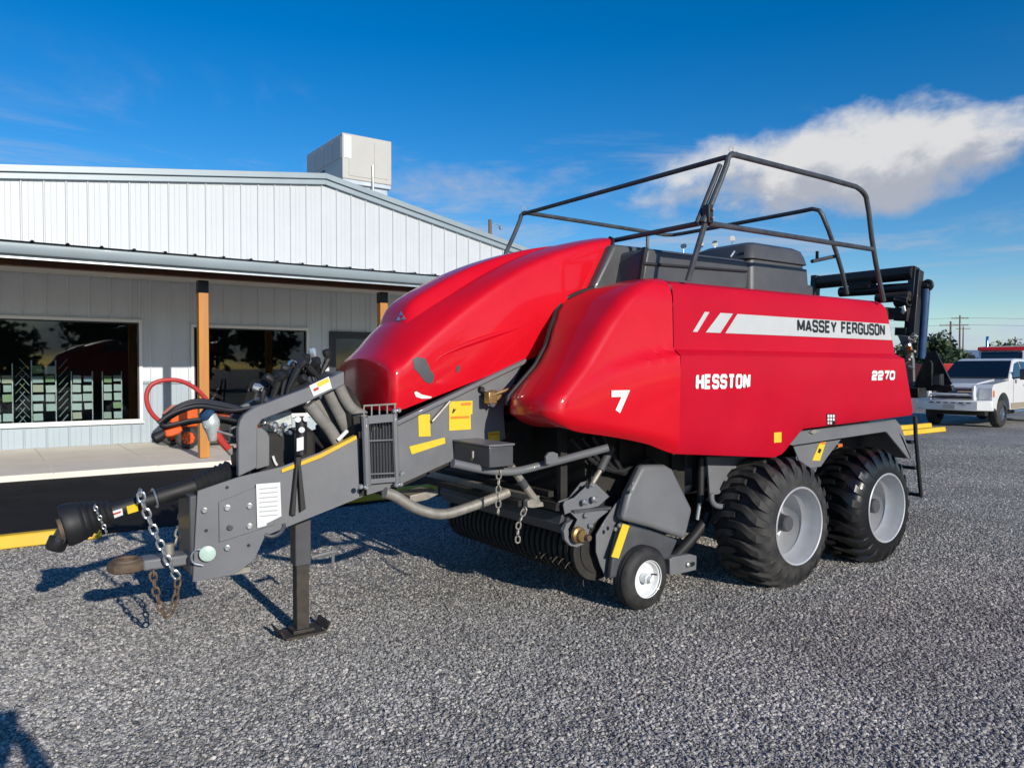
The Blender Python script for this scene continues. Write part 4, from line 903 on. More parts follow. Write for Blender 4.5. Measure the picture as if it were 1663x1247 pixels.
for p in [(665, 133), (685, 165)]: part('rubber_plug', MB().lathe([(0, .02), (.03, .018)], onY(c3(*p), 4.31), (0, -1, 0), 12), 'black_rubber', fr_)
# ---- tool box
tbx = part('tool_box', MB().bb((2.612, 3.88, 1.098), (2.795, 4.31, 1.228)), 'dark_grey_paint', B, .006)
part('tool_box_lid', MB().bb((2.604, 3.872, 1.229), (2.803, 4.31, 1.243)), 'grey_paint', tbx, .004)
part('latch', MB().tube([(2.606, 4.08, 1.13), (2.598, 4.05, 1.15), (2.598, 4.05, 1.19)], .008, 6), 'worn_steel', tbx)
# ---- tubes under the shroud
part('hose_guide_tube', MB().tube([onY(p, 4.0) for p in [(735, 752), (790, 764), (832, 767), (870, 758)]] + [onY(c3(1530, 527), 3.72)], .027, 12, smooth=2), 'grey_paint', B)
tb = onY(c3(1155, 600), 3.88); part('tube_bracket', MB().prism([onY(c3(*p), 3.88) for p in [(1112, 640), (1108, 590), (1130, 560), (1160, 556), (1190, 568), (1195, 610), (1140, 640)]], (0, .02, 0)), 'grey_paint', B, .003)
dl = part('drop_link', MB().tube([onY(c3(870, 650), 4.05), onY(c3(1050, 900), 4.05)], .026, 10), 'worn_steel', B); part('link_band', MB().tube([onY(c3(935, 740), 4.05), onY(c3(970, 790), 4.05)], .028, 10), 'dark_grey_paint', dl)
part('link_foot', MB().prism(pY([c3(*p) for p in [(985, 890), (1010, 875), (1090, 895), (1095, 925), (1020, 935), (985, 930)]], 4.03), (0, .05, 0)), 'worn_steel', B, .004)
part('guard_tube', MB().tube([onY(c3(*p), 4.2) for p in [(20, 830), (90, 850), (190, 920), (320, 970), (430, 980), (560, 940), (700, 890), (850, 830)]], .034, 12, smooth=2), 'worn_steel', B)
part('cross_plate', MB().prism(pY([c3(*p) for p in [(190, 850), (370, 810), (390, 840), (310, 880), (195, 905)]], 4.6), (0, .2, 0)), 'worn_steel', B, .006)
chain('hang_chain', pY([c3(790, 690), c3(788, 800), c3(785, 980)], 3.98), .05, .005, 'worn_steel', B)
chain('hang_chain', pY([c3(965, 945), c3(940, 1000), c3(918, 1060), c3(918, 1170)], 3.93), .048, .0055, 'worn_steel', B)
# ---- pickup
PX, PZ_ = 3.62, .43
pk = part('pickup_reel', MB().lathe([(0, .17), (1.78, .17)], (PX, 3.98, PZ_), (0, 1, 0), 28), 'dirty_black', B)
bm_ = MB().lathe([(0, .185), (.004, .225), (.040, .225), (.044, .185)], (0, 0, 0), (0, 1, 0), 26).mesh('stripper_band', 'dirty_black')
for k in range(26):
    o = link('stripper_band', bm_, pk); o.location = Vector((PX, 3.99 + k * .067, PZ_)) - ORG[B]
tm = MB().tube([(-.20, 0, -.02), (-.25, 0, -.03), (-.28, 0, -.05)], .0040, 6).mesh('tine', 'old_steel')
for k in range(26):
    for a in (12, 62):
        o = link('tine', tm, pk); o.location = Vector((PX, 4.045 + k * .067, PZ_)) - ORG[B]; o.rotation_euler = (0, R(-a + rnd.uniform(-5, 5)), 0)
wg = part('wind_guard', MB().lathe([(0, .092), (1.62, .092)], (3.34, 3.97, .655), (0, 1, 0), 8), 'dark_grey_paint', B, .004, angle=20)
part('guard_end', MB().lathe([(0, .058), (.03, .058)], (3.34, 3.94, .665), (0, 1, 0), 8), 'dark_grey_paint', wg)
for k in range(3): part('guard_slat', MB().beam((3.02 + k * .13, 4.1, .80 + k * .02), (3.02 + k * .13, 5.6, .80 + k * .02), .05, .04), 'worn_steel' if k == 1 else 'dirty_black', B)
part('feed_pan', MB().beam((3.2, YC, .78), (4.2, YC, .62), 1.6, .05), 'dirty_black', B)
part('feed_throat', MB().bb((3.55, 4.05, .62), (4.6, 5.45, 1.28)), 'dirty_black', B)
part('bale_chamber', MB().bb((4.02, 4.20, 1.28), (7.6, 5.30, 2.25)), 'dirty_black', B)
part('chamber_floor_beam', MB().bb((4.6, 4.05, .92), (7.2, 4.17, 1.28)).bb((4.6, 5.33, .92), (7.2, 5.45, 1.28)), 'dark_grey_paint', B)
for k in range(6): part('cross_rib', MB().bb((3.3 + k * .28, 4.02, .66 + .02 * k), (3.36 + k * .28, 4.06, 1.30)), 'dirty_black', B)
for k in range(4): part('hydraulic_hose', MB().tube([(3.35 + .1 * k, 3.98, 1.24), (3.6 + .1 * k, 3.95, 1.0 - .05 * k), (3.95 + .06 * k, 3.95, .95 + .06 * k), (4.25, 3.92, .7)], .018, 8, smooth=2), 'hose_black', B)
# bracket plates
YP = 3.90
bk = part('lift_bracket', MB().prism(pY([c4(*p) for p in [(495, 515), (505, 490), (560, 470), (640, 395), (690, 385), (770, 462), (705, 520), (640, 535), (530, 560), (505, 570)]], YP), (0, .012, 0)), 'grey_paint', B, .003)
part('lift_bracket', MB().prism(pY([c4(*p) for p in [(460, 510), (470, 490), (530, 470), (600, 380), (635, 370), (640, 385), (610, 400), (545, 485), (480, 515), (462, 528)]], YP + .08), (0, .012, 0)), 'grey_paint', B, .003)
bk2 = part('pivot_bracket', MB().prism(pY([c4(*p) for p in [(540, 560), (640, 540), (765, 548), (700, 600), (655, 650), (640, 700), (600, 740), (570, 720), (545, 680), (580, 600)]], YP - .02), (0, .012, 0)), 'grey_paint', B, .003)
part('bracket_bridge', MB().beam(onY(c4(530, 548), YP + .02), onY(c4(750, 525), YP + .02), .10, .02), 'dark_grey_paint', bk2)
part('end_cap', MB().prism(pY([c4(*p) for p in [(555, 600), (515, 625), (497, 670), (505, 720), (535, 755), (575, 765), (620, 745), (560, 735), (530, 700), (525, 655)]], YP - .03), (0, .03, 0)), 'grey_paint', B, .003)
for p, r_ in [((620, 495), .022), ((678, 478), .024), ((660, 392), .018), ((627, 575), .018), ((655, 635), .018)]: part('bolt', MB().lathe([(0, r_), (.012, r_), (.02, r_ * .6)], onY(c4(*p), YP - .035), (0, -1, 0), 10), 'zinc', bk)
part('hub_nut', MB().lathe([(0, .058), (.02, .055), (.03, .04), (.055, .038)], onY(c4(580, 690), YP - .06), (0, -1, 0), 20), 'brass', bk2)
part('hub_nut', MB().lathe([(0, .022), (.09, .020)], onY(c4(598, 696), YP - .06), (0, -1, 0), 14), 'rust_steel', bk2)
part('lift_rod', MB().tube([onY(c4(660, 395), YP + .02), onY(c4(715, 305), YP + .02)], .018, 10), 'worn_steel', B)
part('lift_cylinder', MB().tube([onY(c4(712, 308), YP + .02), onY(c4(780, 170), YP + .05)], .03, 12), 'dark_grey_paint', B)
# side plate and shields
part('side_plate', MB().prism(pY([c4(*p) for p in [(867, 445), (810, 505), (745, 600), (692, 690), (690, 790), (715, 870), (755, 958), (765, 940), (780, 800), (835, 640), (868, 520)]], 3.905), (0, .014, 0)), 'grey_paint', B, .003)
YS_ = 3.80
us = MB(); fo = pY([c4(*p) for p in [(960, 290), (985, 278), (1108, 276), (1150, 300), (1268, 540), (1225, 722), (1030, 655), (840, 605), (880, 450)]], YS_)
shd = part('drive_shield', us.prism(fo, (.02, .10, .0)), 'grey_paint', B, .035, seg=4)
ls_ = MB(); lo = pY([c4(*p) for p in [(838, 618), (1030, 670), (1180, 722), (1130, 830), (960, 900), (770, 960), (790, 800)]], YS_ + .03)
part('lower_shield', ls_.prism(lo, (.02, .06, 0)), 'dark_grey_paint', B, .02, seg=3)
part('reflective_strip', MB().prism(pY([c4(*p) for p in [(850, 624), (890, 636), (825, 832), (782, 822)]], YS_ + .016), (0, .010, 0)), 'yellow_decal', B, .002)
for p in [(905, 385), (893, 430), (800, 655), (825, 632)]: part('bolt', MB().lathe([(0, .014), (.012, .014)], onY(c4(*p), YS_ - .01), (0, -1, 0), 8), 'zinc', shd)
part('suction_hose', MB().tube([onY(c4(*p), 3.98) for p in [(1350, 560), (1330, 620), (1270, 700), (1190, 790), (1120, 850)]], .045, 12, smooth=2), 'hose_black', B)
part('hydraulic_cylinder', MB().tube([onY(c4(1315, 230), 3.92), onY(c4(1310, 500), 3.92)], .028, 12), 'black_paint', B); part('cylinder_rod', MB().tube([onY(c4(1310, 480), 3.92), onY(c4(1290, 600), 3.92)], .016, 10), 'zinc', B)
part('wheel_arm', MB().prism(pY([c4(*p) for p in [(1130, 835), (1150, 822), (1250, 805), (1290, 815), (1287, 900), (1160, 930), (1130, 930)]], 3.90), (0, .07, 0)), 'grey_paint', B, .006)
part('arm_slot', MB().prism(pY([c4(*p) for p in [(1235, 858), (1275, 850), (1280, 868), (1262, 880), (1235, 880)]], 3.898), (0, .004, 0)), 'black_print', B)
part('bolt', MB().lathe([(0, .02), (.015, .02), (.02, .012)], onY(c4(1235, 868), 3.895), (0, -1, 0), 8), 'zinc', B)
def tyre_profile(r0, r1, wd, n=9, sq=2.6):
    """closed section (axis, radius): bead r0 to tread r1, width wd"""
    out = []; h = wd / 2
    for i in range(n * 2 + 1):
        a = math.pi * i / (n * 2); c, s_ = math.cos(a), math.sin(a)
        ax = -h * math.copysign(abs(c) ** (2 / sq), c); rr = r0 + (r1 - r0) * abs(s_) ** (2 / sq); out.append((ax, rr))
    return out
# gauge wheel
gc = onY((1061, 942), 3.73); gw = MB()
gwp = tyre_profile(.135, .226, .165); gz = .228
wheel = part('gauge_wheel', MB().lathe(gwp + [(.05, .125), (-.05, .125)], (3.87, 3.815, gz), (0, 1, 0), 40, True), 'tyre_rubber', B, 0, 50)
for k in range(4): part('tread_groove', MB().torus((3.87, 3.775 + k * .027, gz), (0, 1, 0), .2225, .0055, 40, 5), 'black_paint', wheel)
part('rim', MB().shell([(-.076, .128), (-.082, .138), (-.068, .136), (-.062, .118), (-.03, .105), (-.024, .04), (-.02, .0)], (3.87, 3.815, gz), (0, 1, 0), 32), 'rim_white', wheel, 0, 30)
part('hub_cap', MB().lathe([(0, .035), (.05, .033), (.055, .025), (.085, .022), (.09, .0)], (3.87, 3.785, gz), (0, -1, 0), 18), 'rim_white', wheel, 0, 30)
part('valve_stem', MB().cyl((3.95, 3.775, gz + .015), (3.955, 3.735, gz + .018), .006, 8), 'black_rubber', wheel)
# ---- road wheels
TR, TW, RR = .515, .50, .295
def big_wheel(cx_, cy_, m, side):
    """side -1: outer face towards -Y"""
    c = Vector((cx_, cy_, TR - .022)); ax = Vector((0, 1, 0))
    prof_ = tyre_profile(RR - .005, TR - .030, TW, 10, 3.4)
    def rad(wf):                                   # tread radius at width fraction
        a = abs(wf); return (RR - .005) + (TR - .030 - RR + .005) * max(0, (1 - a ** 3.4)) ** (1 / 3.4)
    carc = MB().lathe(prof_ + [(TW / 2 - .05, RR - .003), (-TW / 2 + .05, RR - .003)], c, ax, 64, True)
    root = part('wheel', carc, m, B, 0, 55)
    NL = 23; base = None
    path = [(.99, -1.2), (.95, 0.0), (.82, 2.2), (.64, 5.6), (.44, 9.6), (.32, 10.9), (.08, 11.6), (-.10, 12.0)]
    wid = [5.4, 6.6, 7.0, 6.4, 5.6, 5.4, 5.0, 4.2]; hgt = [.010, .026, .034, .035, .035, .035, .034, .030]
    for sd_ in (1, -1):
        mb = MB(); rows = []
        for (wf, th), wi, hh in zip(path, wid, hgt):
            wa = wf * sd_; r0 = rad(wf) ; half = wi / 2
            def P(thd, r_): a = R(thd * 1.05); return Vector((-math.cos(a) * r_, wa * TW / 2, math.sin(a) * r_))
            rows.append([P(th - half - .5, r0 - .006), P(th - half, r0 + hh), P(th + half, r0 + hh), P(th + half + .5, r0 - .006)])
        mb.grid(rows); v0 = len(rows) - 1
        o_ = 0; mb.f += [(o_ + v0 * 4, o_ + v0 * 4 + 1, o_ + v0 * 4 + 2, o_ + v0 * 4 + 3), (0, 3, 2, 1)]
        me = mb.mesh('tread_lug', m, angle=25)
        for k in range(NL):
            o = link('tread_lug', me, root); o.matrix_local = Matrix.Translation(c - ORG[B]) @ Matrix.Rotation(2 * math.pi * (k + (.5 if sd_ < 0 else 0)) / NL, 4, 'Y')
    s = side
    rim = part('rim', MB().shell([(s * .238, RR + .004), (s * .256, RR + .012), (s * .262, RR + .006), (s * .258, RR - .004), (s * .235, RR - .008), (s * .19, RR - .022), (s * .15, RR - .026), (s * .11, RR - .050), (s * .105, RR - .046), (s * .02, RR - .058), (s * -.04, RR - .075), (s * -.06, .20), (s * -.045, .185), (s * -.045, .0)], c, ax, 56), 'rim_silver', root, 0, 28)
    part('hub', MB().lathe([(s * -.045, .125), (s * -.02, .125), (s * -.015, .095), (s * .05, .090), (s * .055, .066), (s * .15, .064), (s * .162, .056), (s * .162, .0)], c, ax, 28), 'dark_grey_paint', root, 0, 30)
    nm = MB().lathe([(0, .020), (.024, .020), (.026, .011), (.05, .011)], (0, 0, 0), (0, s, 0), 6).mesh('wheel_nut', 'dark_grey_paint')
    for q_ in (.335, .40): part('sidewall_ring', MB().torus(c + Vector((0, s * (TW / 2 - (.004 if q_ < .36 else .018)), 0)), ax, q_, .005, 56, 6), m, root)
    for k in range(10):
        a = 2 * math.pi * k / 10 + .2; o = link('wheel_nut', nm, rim); o.location = c + Vector((math.cos(a) * .155, s * -.044, math.sin(a) * .155)) - ORG[B]
    return root
YW = 3.43 + TW / 2
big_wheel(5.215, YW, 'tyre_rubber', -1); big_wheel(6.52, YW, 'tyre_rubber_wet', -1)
big_wheel(5.215, 2 * YC - YW, 'tyre_rubber', 1); big_wheel(6.52, 2 * YC - YW, 'tyre_rubber', 1)
for x in (5.215, 6.52): part('axle', MB().tube([(x, YW + .1, .49), (x, 2 * YC - YW - .1, .49)], .07, 14), 'dirty_black', B)
for s_ in (0, 1):
    y = 4.05 if s_ == 0 else 5.41
    part('walking_beam', MB().beam((5.0, y, .58), (6.75, y, .58), .12, .2), 'dark_grey_paint', B, .01); part('axle_stand', MB().prism([(5.6, y, .6), (6.15, y, .6), (6.05, y, 1.2), (5.7, y, 1.2)], (0, .1, 0)), 'dark_grey_paint', B)
# ---- side sheet ahead of the wheel, hook bar
part('side_sheet', MB().prism(pY([c5(*p) for p in [(180, 372), (690, 372), (560, 470), (400, 562), (195, 605)]], 3.86), (0, .02, 0)), 'grey_paint', B, .003)
part('hook_bar', MB().tube([onY(c5(*p), 3.80) for p in [(203, 590), (202, 630), (222, 662), (270, 672), (330, 655), (372, 610), (400, 572)]], .022, 12, smooth=2), 'grey_paint', B)
# ---- fender
fd = part('fender', MB().prism(pY([c5(*p) for p in [(664, 300), (700, 225), (1235, 160), (1300, 150), (1332, 188), (1396, 384), (1376, 384), (1248, 226), (1238, 224), (690, 306)]], 3.60), (0, .02, 0)), 'grey_paint', B, .004)
f1, f2 = onY(c5(700, 228), 3.60), onY(c5(1300, 152), 3.60); f3 = onY(c5(1395, 384), 3.60)
part('fender_top', MB().prism([f1, f2, f2 - Vector((0, 0, .02)), f1 - Vector((0, 0, .02))], (0, .55, 0)), 'dark_grey_paint', fd)
part('fender_tail', MB().prism([f2, f3, f3 - Vector((.02, 0, 0)), f2 - Vector((.02, 0, .02))], (0, .55, 0)), 'dark_grey_paint', fd)
part('fender_stay', MB().prism(pY([c5(*p) for p in [(690, 306), (975, 270), (905, 360), (855, 432), (790, 440), (725, 392)]], 3.68), (0, .012, 0)), 'grey_paint', fd, .003)
st_ = part('warning_sticker', MB().prism(pY([c5(*p) for p in [(852, 282), (886, 284), (850, 397), (804, 395)]], 3.676), (0, .003, 0)), 'yellow_decal', fd)
part('print_block', MB().prism(pY([c5(*p) for p in [(846, 322), (860, 330), (850, 352), (836, 346)]], 3.674), (0, .001, 0)), 'black_print', st_); part('print_block', MB().prism(pY([c5(*p) for p in [(852, 284), (885, 286), (881, 298), (848, 296)]], 3.674), (0, .001, 0)), 'orange_print', st_)
part('marker_light', MB().prism(pY([c5(*p) for p in [(955, 300), (980, 294), (990, 350), (950, 356)]], 3.9), (0, .03, 0)), 'white_label', fd, .004); part('marker_lens', MB().prism(pY([c5(*p) for p in [(958, 300), (984, 294), (984, 314), (958, 318)]], 3.89), (0, .008, 0)), 'orange_lens', fd)
part('latch', MB().prism(pY([c5(*p) for p in [(790, 228), (810, 212), (850, 212), (848, 226), (812, 238)]], 3.585), (0, .01, 0)), 'worn_steel', fd, .003)
# ---- rear ladder
def ladder_rail(Y): return MB().tube([onY(c5(1378, 130), 3.66) + Vector((0, Y - 3.66, 0)), onY(c5(1395, 250), 3.64) + Vector((0, Y - 3.64, 0)), onY(c5(1452, 612), 3.60) + Vector((0, Y - 3.60, 0))], .019, 10)
lad = part('rear_ladder', ladder_rail(3.60), 'black_paint', B); part('ladder_rail', ladder_rail(3.98), 'black_paint', lad)
for y in (285, 440, 600):
    a = onY(c5(1384 + (y - 140) * .145, y), 3.61); part('rung', MB().bb((a.x - .03, 3.61, a.z - .016), (a.x + .03, 3.97, a.z + .016)), 'black_paint', lad, .004)
# ---- top covers
def cover(pts, Y, dY, m, name, bev=.03, back=None):
    return part(name, MB().prism(pY(pts, Y), (0, dY, 0)), m, B, bev, seg=3)
cf = cover([c8(*p) for p in [(517, 418), (640, 432), (628, 600), (430, 600)]], 4.22, 1.06, 'charcoal_plastic', 'front_cover', .03)
cm = cover([c8(*p) for p in [(644, 433), (1020, 478), (1038, 492), (1032, 600), (612, 600)]], 3.95, 1.6, 'charcoal_plastic', 'twine_cover', .03)
part('cover_ledge', MB().prism(pY([c8(*p) for p in [(634, 488), (1034, 520), (1034, 528), (632, 498)]], 3.93), (0, .05, 0)), 'black_rubber', cm, .004)
part('cover_seam', MB().prism(pY([c8(*p) for p in [(636, 430), (648, 432), (628, 560), (616, 560)]], 3.94), (0, .03, 0)), 'black_rubber', cm)
sl = [Vector(hr[-1][k]) + Vector((.008, -.004, 0)) for k in range(3, 6)][::-1] + [Vector(hr[-1][k]) + Vector((.008, -.006, 0)) for k in (2, 1)]
part('hood_seal', MB().tube(sl, .014, 8), 'black_rubber', B)
part('shroud_seal', MB().tube([Vector(r_[-2]) + Vector((-.012, .010, 0)) for r_ in sr[6:-2]], .015, 8), 'black_rubber', B)
part('shroud_filler', MB().prism([(3.5, 4.36, 1.5), (4.0, 4.36, 1.5), (4.0, 4.36, 2.4), (3.7, 4.36, 2.3)], (0, .78, 0)), 'black_rubber', B)
# rounded twine box with ledges
ZB0 = 2.30; xa = onY(c8(1040, 575), 3.90).x; xb = onY(c8(1288, 600), 3.90).x; zt = onY(c8(1180, 420), 3.95).z
def tbox(y0, y1):
    rows = []
    lev = [(ZB0, 0), (2.40, .004), (2.402, .016), (2.50, .022), (2.60, .028), (2.604, .052), (2.636, .056), (2.64, .030), (zt - .10, .045), (zt - .04, .07), (zt - .01, .12), (zt, .20)]
    for z, ins in lev:
        x0, x1, ya, yb = xa + ins * 1.3, xb - ins * .8, y0 + ins, y1 - ins; r_ = .07; row = []
        for cx_, cy_, a0 in ((x1 - r_, ya + r_, -90), (x1 - r_, yb - r_, 0), (x0 + r_, yb - r_, 90), (x0 + r_, ya + r_, 180)):
            for k in range(5): a = R(a0 + k * 22.5); row.append((cx_ + math.cos(a) * r_, cy_ + math.sin(a) * r_, z))
        row.append(row[0]); rows.append(row)
    mb = MB().grid(rows); n = len(rows[0]); o_ = (len(rows) - 1) * n; mb.f.append(tuple(o_ + i for i in range(n - 1))); return mb
tb1 = part('twine_box', tbox(3.90, 4.62), 'charcoal_plastic', B, 0, 32); part('twine_box', tbox(4.90, 5.60), 'charcoal_plastic', B, 0, 32)
for z in (2.38, 2.52, 2.68): part('handle_recess', MB().box((xa + .02 + (z - 2.3) * .1, 4.02, z), (.02, .05, .025)), 'black_print', tb1)
part('top_deck', MB().bb((4.3, 4.2, 2.30), (6.6, 5.5, 2.52)), 'charcoal_plastic', B, .03)
part('bale_case_top', MB().bb((6.1, 4.1, 2.25), (8.2, 5.4, 2.36)), 'dirty_black', B, .02)
# knotter arms: thin stems with round paddles
for p, Y in [((1110, 400), 4.7), ((1138, 398), 4.7), ((1161, 396), 4.55), ((1189, 388), 4.55)]:
    a = onY(p, Y); st2 = part('tension_arm', MB().tube([a - Vector((0, 0, .30)), a], .005, 6), 'zinc', B)
    part('paddle', MB().lathe([(0, .0), (.001, .028), (.006, .028), (.007, .0)], a, (-.6, -1, 0), 18), 'hvac_grey', st2)
part('latch', MB().tube([onY(c8(965, 470), 4.0), onY(c8(980, 448), 4.0)], .01, 6), 'zinc', cm)
# ---- guard rail
YR = 3.50; YQ = 2 * YC - YR
top_n = onY(c8(968, 72), YR); mid_n = onY(c8(868, 338), YR); bas_n = onY(c8(800, 560), 3.60)
rr_ = onY(c8(1470, 205), YR); rp1 = onY(c8(1493, 245), YR); rp2 = onY(c8(1515, 440), YR); rp3 = onY(c8(1556, 640), YR + .06)
rl = part('guard_rail', MB().tube([bas_n, mid_n], .021, 10), 'rail_paint', B)
part('rail_post', MB().tube([mid_n + Vector((-.02, 0, 0)), mid_n.lerp(top_n, .80), top_n + Vector((-.03, 0, -.012)), top_n + Vector((.06, 0, .004))], .021, 10, smooth=1), 'rail_paint', rl)
part('rail_post', MB().tube([mid_n + Vector((-.03, .05, 0)), mid_n.lerp(top_n, .85) + Vector((-.02, .05, 0))], .019, 10), 'rail_paint', rl)
part('top_rail', MB().tube([top_n, rr_ + Vector((-.12, 0, .01)), rr_ + Vector((.02, 0, -.02)), rp1, rp2, rp3], .021, 10, smooth=1), 'rail_paint', rl)
part('mid_rail', MB().tube([mid_n + Vector((.03, 0, 0)), rp2], .020, 10), 'rail_paint', rl)
top_f, mid_f = mir(top_n), mir(mid_n)
part('cross_rail', MB().tube([top_n + Vector((-.02, .03, -.02)), top_f + Vector((-.02, -.03, -.02))], .019, 10), 'rail_paint', rl)
part('cross_rail', MB().tube([mid_n + Vector((-.02, .03, 0)), mid_f + Vector((-.02, -.03, 0))], .019, 10), 'rail_paint', rl)
part('rail_post', MB().tube([mir(bas_n), mid_f, mid_f.lerp(top_f, .8), top_f + Vector((-.03, 0, -.012)), top_f + Vector((.05, 0, 0))], .021, 10, smooth=1), 'rail_paint', rl)
fr1 = Vector((6.55, YQ + .02, 3.25)); hn = onZ(c8(1300, 280), 3.25)
ht = Vector((hn.x, hn.y, 3.25)); hb2 = onY(c8(1415, 612), hn.y + .0)
part('rear_hoop', MB().tube([top_f, Vector((6.3, YQ, 3.25)), fr1, Vector((6.56, YQ - .25, 3.245)), Vector((6.57, ht.y + .2, 3.245)), ht, Vector((hn.x + .02, hn.y - .06, 3.15)), onY(c8(1390, 500), hn.y - .04), onY(c8(1415, 612), hn.y - .02)], .021, 10, smooth=1), 'rail_paint', rl)
fp_ = onY(c8(645, 388), YQ); part('rail_post', MB().tube([fp_, fp_ - Vector((0, 0, .8))], .018, 8), 'rail_paint', rl)
part('mid_rail', MB().tube([mid_f, Vector((6.5, YQ, mid_f.z))], .018, 8), 'rail_paint', rl)
part('rail_stub', MB().tube([onY(c8(1280, 486), hn.y), onY(c8(1372, 466), hn.y)], .018, 8), 'rail_paint', rl); part('stub_clip', MB().bb(onY(c8(1293, 478), hn.y + .015), onY(c8(1306, 446), hn.y - .015)), 'black_paint', rl)
part('hinge_plate', MB().box(mid_n + Vector((.015, -.01, .06)), (.05, .06, .13)), 'black_paint', rl, .006)
for q in (top_n, top_f): part('ring_pin', MB().torus(q + Vector((0, 0, .035)), (.3, 1, 0), .018, .003, 18, 6), 'worn_steel', rl)
for k in range(2): part('bolt', MB().lathe([(0, .012), (.014, .012)], mid_n + Vector((.02, -.045, .03 + .06 * k)), (0, -1, 0), 8), 'zinc', rl)
# ---- rear knotter frame, chute and lights
def XR_(p, X): return onX(p, X)
rt1, rt2 = onY(c6(185, 225), 4.45), onY(c6(800, 150), 4.2)
rcx = 7.95
a, b = onX(c6(200, 228), rcx), onX(c6(795, 168), rcx)
kf = part('rear_cross_tube', MB().tube([a, b], .075, 16), 'black_paint', B)
a2, b2 = onX(c6(330, 290), rcx), onX(c6(790, 262), rcx); part('rear_cross_tube', MB().tube([a2, b2], .055, 14), 'black_paint', B)
a3, b3 = onX(c6(560, 332), rcx - .1), onX(c6(770, 315), rcx - .1); part('rear_cross_tube', MB().tube([a3, b3], .05, 12), 'dirty_black', B)
mt = onX(c6(470, 250), rcx); part('tube_motor', MB().box(mt, (.14, .26, .10)), 'dirty_black', kf, .02)
for (p, q) in [((800, 135), (765, 580)), ((825, 155), (790, 560))]:
    part('rear_upright', MB().beam(onX(c6(*p), rcx + .04), onX(c6(*q), rcx - .1), .07, .10, up=(1, 0, 0)), 'black_paint', B, .006)
part('rear_upright', MB().beam(a + Vector((0, .05, .08)), a + Vector((-.1, .05, -1.0)), .07, .10, up=(1, 0, 0)), 'black_paint', B, .006)
spr = MB(); sc0 = onX(c6(680, 350), rcx - .12); sc1 = onX(c6(770, 345), rcx - .12)
spring = []
for k in range(81): t = k / 80; ang = t * 2 * math.pi * 9; spring.append(sc0.lerp(sc1, t) + Vector((math.cos(ang) * .055, 0, math.sin(ang) * .055)))
part('coil_spring', MB().tube(spring, .009, 6), 'black_paint', B)
part('knotter_bar', MB().beam(onX(c6(690, 430), rcx - .1), onX(c6(770, 432), rcx - .1), .12, .14), 'dirty_black', B); part('knotter_bar', MB().beam(onX(c6(690, 540), rcx - .1), onX(c6(760, 540), rcx - .1), .1, .08), 'dirty_black', B)
part('knotter_hook', MB().tube([onX(c6(728, 380), rcx - .2), onX(c6(735, 408), rcx - .2), onX(c6(722, 420), rcx - .2)], .02, 8), 'zinc', B)
part('lift_arm', MB().tube([onX(c6(825, 255), rcx + .05), onX(c6(890, 248), rcx + .05)], .035, 12), 'black_paint', B)
part('arm_eye', MB().torus(onX(c6(882, 248), rcx + .05), (1, 0, 0), .045, .02, 20, 8), 'black_paint', B)
part('lift_rod', MB().tube([onX(c6(873, 270), rcx + .05), onX(c6(842, 710), rcx + .05)], .042, 14), 'blue_rod', B)
for k in range(7):
    p = onX(c6(770 + rnd.uniform(-30, 25), 560 + k * 34), 7.6); part('tailgate_fitting', MB().lathe([(0, .022), (.03, .014), (.06, .012)], p, (rnd.uniform(-1, 0), -1, rnd.uniform(-.5, .5)), 10), 'worn_steel' if k % 2 else 'zinc', B)
part('tailgate_plate', MB().prism([onX(c6(*p), 7.62) for p in [(690, 560), (760, 570), (790, 720), (795, 960), (770, 960), (740, 680)]], (.04, 0, 0)), 'grey_paint', B, .004)
part('orange_marker', MB().prism([onX(c6(*p), 7.60) for p in [(758, 640), (782, 632), (784, 672), (762, 680)]], (-.02, 0, 0)), 'orange_lens', B)
YL = 3.95
part('light_bar', MB().bb((7.45, 3.62, 1.43), (7.62, 5.6, 1.53)), 'black_paint', B, .006)
sg = [onX(c6(*p), 7.72) for p in [(792, 880), (880, 668), (935, 662), (1038, 868), (1015, 884), (905, 880)]]
part('slow_vehicle_board', MB().prism(sg, (.02, 0, 0)), 'black_paint', B, .004)
part('board_rib', MB().prism([onX(c6(*p), 7.70) for p in [(905, 720), (920, 740), (918, 880), (880, 880)]], (-.03, .0, 0)), 'black_rubber', B, .003)
lp = part('tail_lamp', MB().prism([onX(c6(*p), 7.60) for p in [(912, 812), (968, 806), (970, 882), (912, 882)]], (.06, 0, 0)), 'black_rubber', B, .006)
part('lens', MB().prism([onX(c6(*p), 7.597) for p in [(920, 820), (962, 814), (963, 876), (920, 876)]], (-.008, 0, 0)), 'charcoal_plastic', lp)
part('light_bar', MB().prism([onX(c6(*p), 7.63) for p in [(780, 880), (1035, 880), (1042, 915), (1000, 925), (780, 905)]], (.05, 0, 0)), 'black_paint', B, .006)
